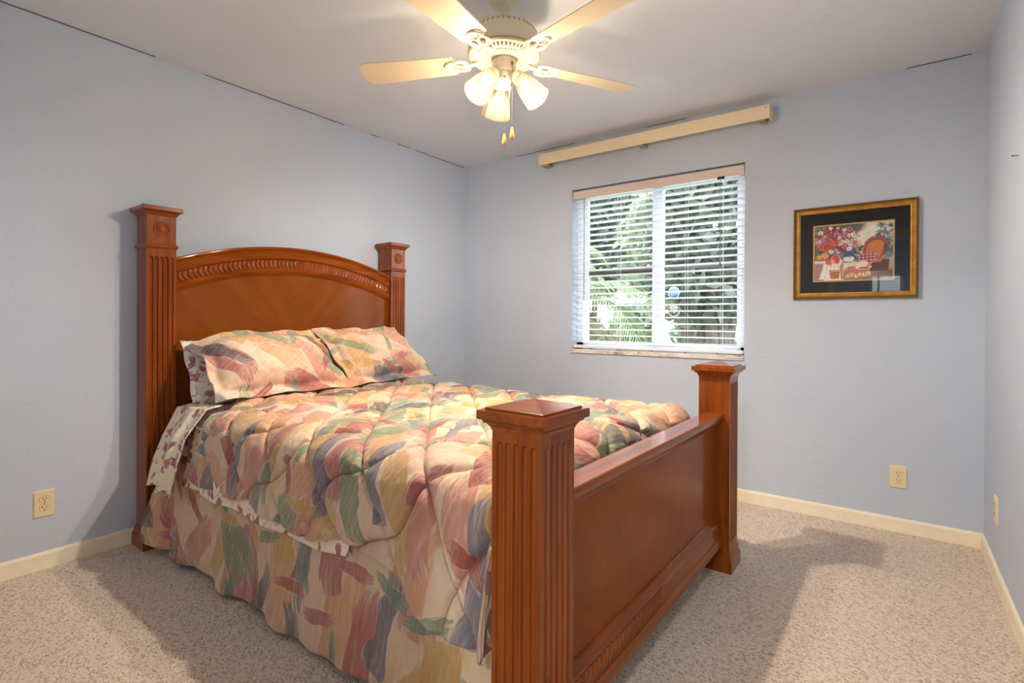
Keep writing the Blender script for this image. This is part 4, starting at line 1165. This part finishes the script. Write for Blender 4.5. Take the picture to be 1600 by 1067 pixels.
# pillows ----------------------------------------------------------
def pillow(name, corners, thick, flange, mat, uvo, seed, curl=None, n=(96, 70), uvs=1.0):
    """corners BL, BR, TR, TL; a stuffed cushion with an optional flat flange border"""
    BLc, BRc, TRc, TLc = [np.array(c, float) for c in corners]
    s = np.linspace(-1, 1, n[0]); t = np.linspace(-1, 1, n[1])
    Sg, Tg = np.meshgrid(s, t, indexing='ij')
    nrm = np.cross(BRc - BLc, TLc - BLc); nrm /= np.linalg.norm(nrm)
    wd = np.linalg.norm(BRc - BLc); hg = np.linalg.norm(TLc - BLc)
    fs_, ft = 1 - 2 * flange / wd, 1 - 2 * flange / hg
    a = np.clip(np.abs(Sg) / fs_, 0, 1); c = np.clip(np.abs(Tg) / ft, 0, 1)
    prof = ((1 - a ** 2.6) * (1 - c ** 2.4)) ** 0.55
    # edges draw in a little between the corners
    Sx = Sg * (1 - 0.035 * (1 - Tg ** 2) * np.abs(Sg)); Tx = Tg * (1 - 0.05 * (1 - Sg ** 2) * np.abs(Tg))
    P = ((1 - Sx)[..., None] * (1 - Tx)[..., None] * BLc + (1 + Sx)[..., None] * (1 - Tx)[..., None] * BRc + (1 + Sx)[..., None] * (1 + Tx)[..., None] * TRc + (1 - Sx)[..., None] * (1 + Tx)[..., None] * TLc) / 4
    wrk = 0.020 * fbm(Sg * 2.2 + 7, Tg * 2.0 + 3, seed) * prof + 0.010 * fbm(Sg * 6, Tg * 5 + 2, seed + 5) + 0.006 * np.sin(Sg * 16 + Tg * 3) * np.exp(-((1 - c) / 0.25) ** 2) * prof
    wav = 0.010 * (np.maximum(a, c) >= 1) * np.sin(Sg * 9 + Tg * 7 + seed)
    sag = 0.02 * (1 - Sg ** 2) * np.clip(-Tg, 0, 1) * prof
    front = P + nrm * (thick * 0.62 * prof + wrk + wav + 0.0025)[..., None]
    back = P - nrm * (thick * 0.38 * prof - wav + 0.0025)[..., None]
    if curl is not None:
        (cs, ct, amt, rad) = curl
        k = np.clip(1 - np.hypot((Sg - cs) * wd / 2, (Tg - ct) * hg / 2) / rad, 0, 1) ** 1.3
        for F in (front, back): F -= nrm * (amt * k)[..., None]; F[..., 2] -= 0.30 * amt * k
    uv = np.stack([Sg * wd / 2 * uvs + uvo[0], Tg * hg / 2 * uvs + uvo[1]], -1)
    mb = MB(); mb.grid(front, uv); mb.grid(back[::-1], uv[::-1])
    # close the rim
    ring = lambda F: np.concatenate([F[:, 0], F[-1, 1:], F[-2::-1, -1], F[0, -2:0:-1]])
    rf, rb = ring(front), ring(back); ru = ring(uv); m = len(rf)
    v = np.concatenate([rf, rb]); f = [((i + 1) % m, i, m + i, m + (i + 1) % m) for i in range(m)]
    mb.add(v, f, np.concatenate([ru, ru]))
    return at_bed(mb.build(name, mat, None, smooth=True, recalc=False))
g = 'brushstroke pillow shams'
o = pillow('pillow_sham', [(0.455, -0.655, 0.728), (0.455, 0.080, 0.726), (0.225, -0.030, 1.050), (0.205, -0.665, 1.052)], 0.17, 0.045, M_SHAM, (0.3, 0.2), 3, curl=(-1, 1, 0.10, 0.17))
tag(o, 'brushstroke print pillow sham nearer the camera, its top corner flap folded back', 'pillow', g)
o = pillow('pillow_sham', [(0.440, 0.085, 0.727), (0.405, 0.800, 0.727), (0.215, 0.580, 1.062), (0.218, -0.030, 1.058)], 0.17, 0.045, M_SHAM, (2.1, 1.4), 8)
tag(o, 'brushstroke print pillow sham with a terracotta blot, on the window side of the bed', 'pillow', g)
o = pillow('sleeping_pillow', [(0.250, -0.672, 0.690), (0.250, -0.03, 0.690), (0.095, -0.03, 1.000), (0.095, -0.672, 1.000)], 0.10, 0.0, M_FLORAL, (0.9, 3.0), 5, n=(70, 50))
tag(o, 'white rosebud pillow standing behind the nearer sham against the headboard', 'pillow')
o = pillow('sleeping_pillow', [(0.250, 0.05, 0.690), (0.250, 0.66, 0.690), (0.095, 0.60, 0.995), (0.095, 0.03, 0.995)], 0.10, 0.0, M_FLORAL, (4.9, 3.0), 6, n=(70, 50))
tag(o, 'rosebud pillow hidden behind the sham on the window side', 'pillow')

# ------------------------------------------------------------------ garden outside the window
struct('lawn_ground', MB().box(-14, 18, 0.3, 34, -0.35, -0.25), plain('lawn', srgb(84, 100, 62), 0.9, var=0.3, vs=3))
L_DARK = leaf_mat('dark_leaf', srgb(84, 90, 78), srgb(114, 120, 102))
L_MID = leaf_mat('mid_leaf', srgb(112, 122, 98), srgb(154, 160, 130))
L_PALM = leaf_mat('palm_leaf', srgb(118, 134, 96), srgb(168, 176, 130))
L_DRY = leaf_mat('dry_palm_leaf', srgb(132, 116, 92), srgb(176, 160, 128))
M_BARK = plain('bark', srgb(96, 84, 74), 0.9, var=0.3, vs=14)
def frond(mb, base, az, el, length, droop, lw=0.022, nl=34):
    pts = []; p = Vector(base); e = el
    n = 14
    for i in range(n + 1):
        pts.append(p.copy())
        p = p + Vector((math.cos(az) * math.cos(e), math.sin(az) * math.cos(e), math.sin(e))) * (length / n)
        e -= droop / n
    mb.tube(pts, [0.012 * (1 - 0.8 * i / n) for i in range(n + 1)], 5)
    for k in range(nl):
        q = (0.12 + 0.88 * k / nl) * n; i = min(int(q), n - 1); c = pts[i].lerp(pts[i + 1], q - i)
        tdir = (pts[i + 1] - pts[i]).normalized(); sd = tdir.cross(Vector((0, 0, 1))).normalized()
        ll = length * 0.30 * math.sin(PI * (0.15 + 0.8 * k / nl)) + 0.05
        for s in (-1, 1):
            d = (sd * s + tdir * 0.8 + Vector((0, 0, -0.25 + random.uniform(-0.2, 0.1)))).normalized()
            w = tdir * lw
            mb.add([c - w / 2, c + w / 2, c + d * ll * 0.6 + w * 0.4 + Vector((0, 0, -0.01)), c + d * ll + Vector((0, 0, -0.06 * ll))], [(0, 1, 2, 3)])
def palm(x, y, hgt, n, label, lo=0.0):
    t = empty('palm_tree', (x, y, -0.25), 0, label, 'palm')
    b = MB().tube([(0, 0, 0), (0.03, 0, hgt * 0.5), (0, 0, hgt)], [0.13, 0.11, 0.10], 12); b.build('trunk', M_BARK, t)
    b = MB()
    for k in range(n): frond(b, (0, 0, hgt), k * 2.4 + random.random(), random.uniform(0.3, 1.2), random.uniform(1.2, 1.8), random.uniform(1.4, 2.2))
    b.build('fronds', L_PALM, t, recalc=False)
    b = MB()
    for k in range(n // 2): frond(b, (0, 0, hgt - 0.1), k * 2.4 + 1, random.uniform(-0.6, 0.2), random.uniform(1.0, 1.5), random.uniform(0.8, 1.3))
    b.build('dry_fronds', L_DRY, t, recalc=False)
def tree(x, y, hgt, rad, nleaf, lm, label, fork=True, trunk=0.12, low=0.45):
    t = empty('broadleaf_tree', (x, y, -0.25), 0, label, 'tree')
    b = MB(); tips = []
    for k in range(5 if fork else 1):
        a = k * 1.256 + random.uniform(-0.3, 0.3); l = hgt * random.uniform(0.55, 0.85)
        e = Vector((math.cos(a) * rad * 0.7, math.sin(a) * rad * 0.7, l)); m1 = Vector((math.cos(a) * rad * 0.18, math.sin(a) * rad * 0.18, hgt * low))
        b.tube([(0, 0, 0), m1 * 0.5 + Vector((0.02, 0, 0)), m1, (m1 + e) / 2 + Vector((0, 0, 0.15)), e], [trunk, trunk * 0.75, trunk * 0.5, trunk * 0.3, trunk * 0.1], 9); tips.append(e)
    b.build('trunk', M_BARK, t)
    n = nleaf; c = NR.normal(size=(n, 3)); c /= np.linalg.norm(c, axis=1)[:, None]
    c *= (NR.rand(n, 1) ** 0.4) * np.array([rad, rad, hgt * 0.36]); c[:, 2] += hgt * 0.70
    b = MB()
    a = NR.normal(size=(n, 3)); a /= np.linalg.norm(a, axis=1)[:, None]; q = np.cross(a, NR.normal(size=(n, 3))); q /= np.linalg.norm(q, axis=1)[:, None]
    s = (0.05 + 0.07 * NR.rand(n, 1)) * (1 + 0.05 * y)
    Vx = np.stack([c - a * s, c - q * s * 0.45, c + a * s, c + q * s * 0.45], 1).reshape(-1, 3)
    b.add(Vx, [(4 * i, 4 * i + 1, 4 * i + 2, 4 * i + 3) for i in range(n)])
    b.build('foliage', lm, t, recalc=False)
palm(-0.45, 2.3, 1.55, 15, 'palm with drooping fronds close outside the left window pane')
palm(-2.6, 5.2, 2.6, 16, 'taller palm with dry fronds beyond the nearer palm')
tree(1.30, 2.9, 3.6, 0.75, 2600, L_DARK, 'dark leafy tree with a forked trunk outside the right window pane', low=0.42)
tree(0.4, 5.2, 3.6, 1.3, 3600, L_MID, 'mid green spreading tree behind the dark tree', low=0.5)
tree(-4.1, 10.0, 5.6, 1.7, 6500, L_DARK, 'tall dark tree at the left behind the palms')
tree(-0.2, 9.6, 5.4, 1.5, 5000, L_MID, 'pale green tree standing far back in the garden')
for k, (x, y, r_) in enumerate(((-7.0, 14.5, 0.9), (-4.6, 14.2, 0.8), (-2.2, 14.6, 0.85), (0.2, 14.2, 0.8))):
    t = empty('garden_shrub', (x, y, -0.25), 0, 'round garden shrub in the row beyond the lawn', 'shrub', 'shrubs across the lawn')
    n = 1300; c = NR.normal(size=(n, 3)); c /= np.linalg.norm(c, axis=1)[:, None]; c *= NR.rand(n, 1) ** 0.3 * np.array([r_ * 1.25, r_, 1.5]); c[:, 2] = np.abs(c[:, 2] + 0.5)
    a = NR.normal(size=(n, 3)) * 0.10; q = NR.normal(size=(n, 3)) * 0.08
    MB().add(np.stack([c - a, c - q, c + a, c + q], 1).reshape(-1, 3), [(4 * i, 4 * i + 1, 4 * i + 2, 4 * i + 3) for i in range(n)]).build('foliage', L_MID, t, recalc=False)
    MB().tube([(0, 0, 0), (0, 0, 0.5)], 0.04, 8).build('stem', M_BARK, t)

# sampling guides for the two windows (they emit nothing themselves)
for nm, loc, rot, sx, sy in (('window_portal', ((WX0 + WX1) / 2, 0.17, (WZ0 + WZ1) / 2), (-PI / 2, 0, 0), WX1 - WX0, WZ1 - WZ0),
                             ('hall_window_portal', ((VX0 + VX1) / 2, HY1 - 0.13, (VZ0 + VZ1) / 2), (PI / 2, 0, 0), VX1 - VX0, VZ1 - VZ0)):
    ld = bpy.data.lights.new(nm, 'AREA'); ld.shape = 'RECTANGLE'; ld.size = sx; ld.size_y = sy; ld.cycles.is_portal = True
    lo = bpy.data.objects.new(nm, ld); COL.objects.link(lo); lo.location = loc; lo.rotation_euler = rot
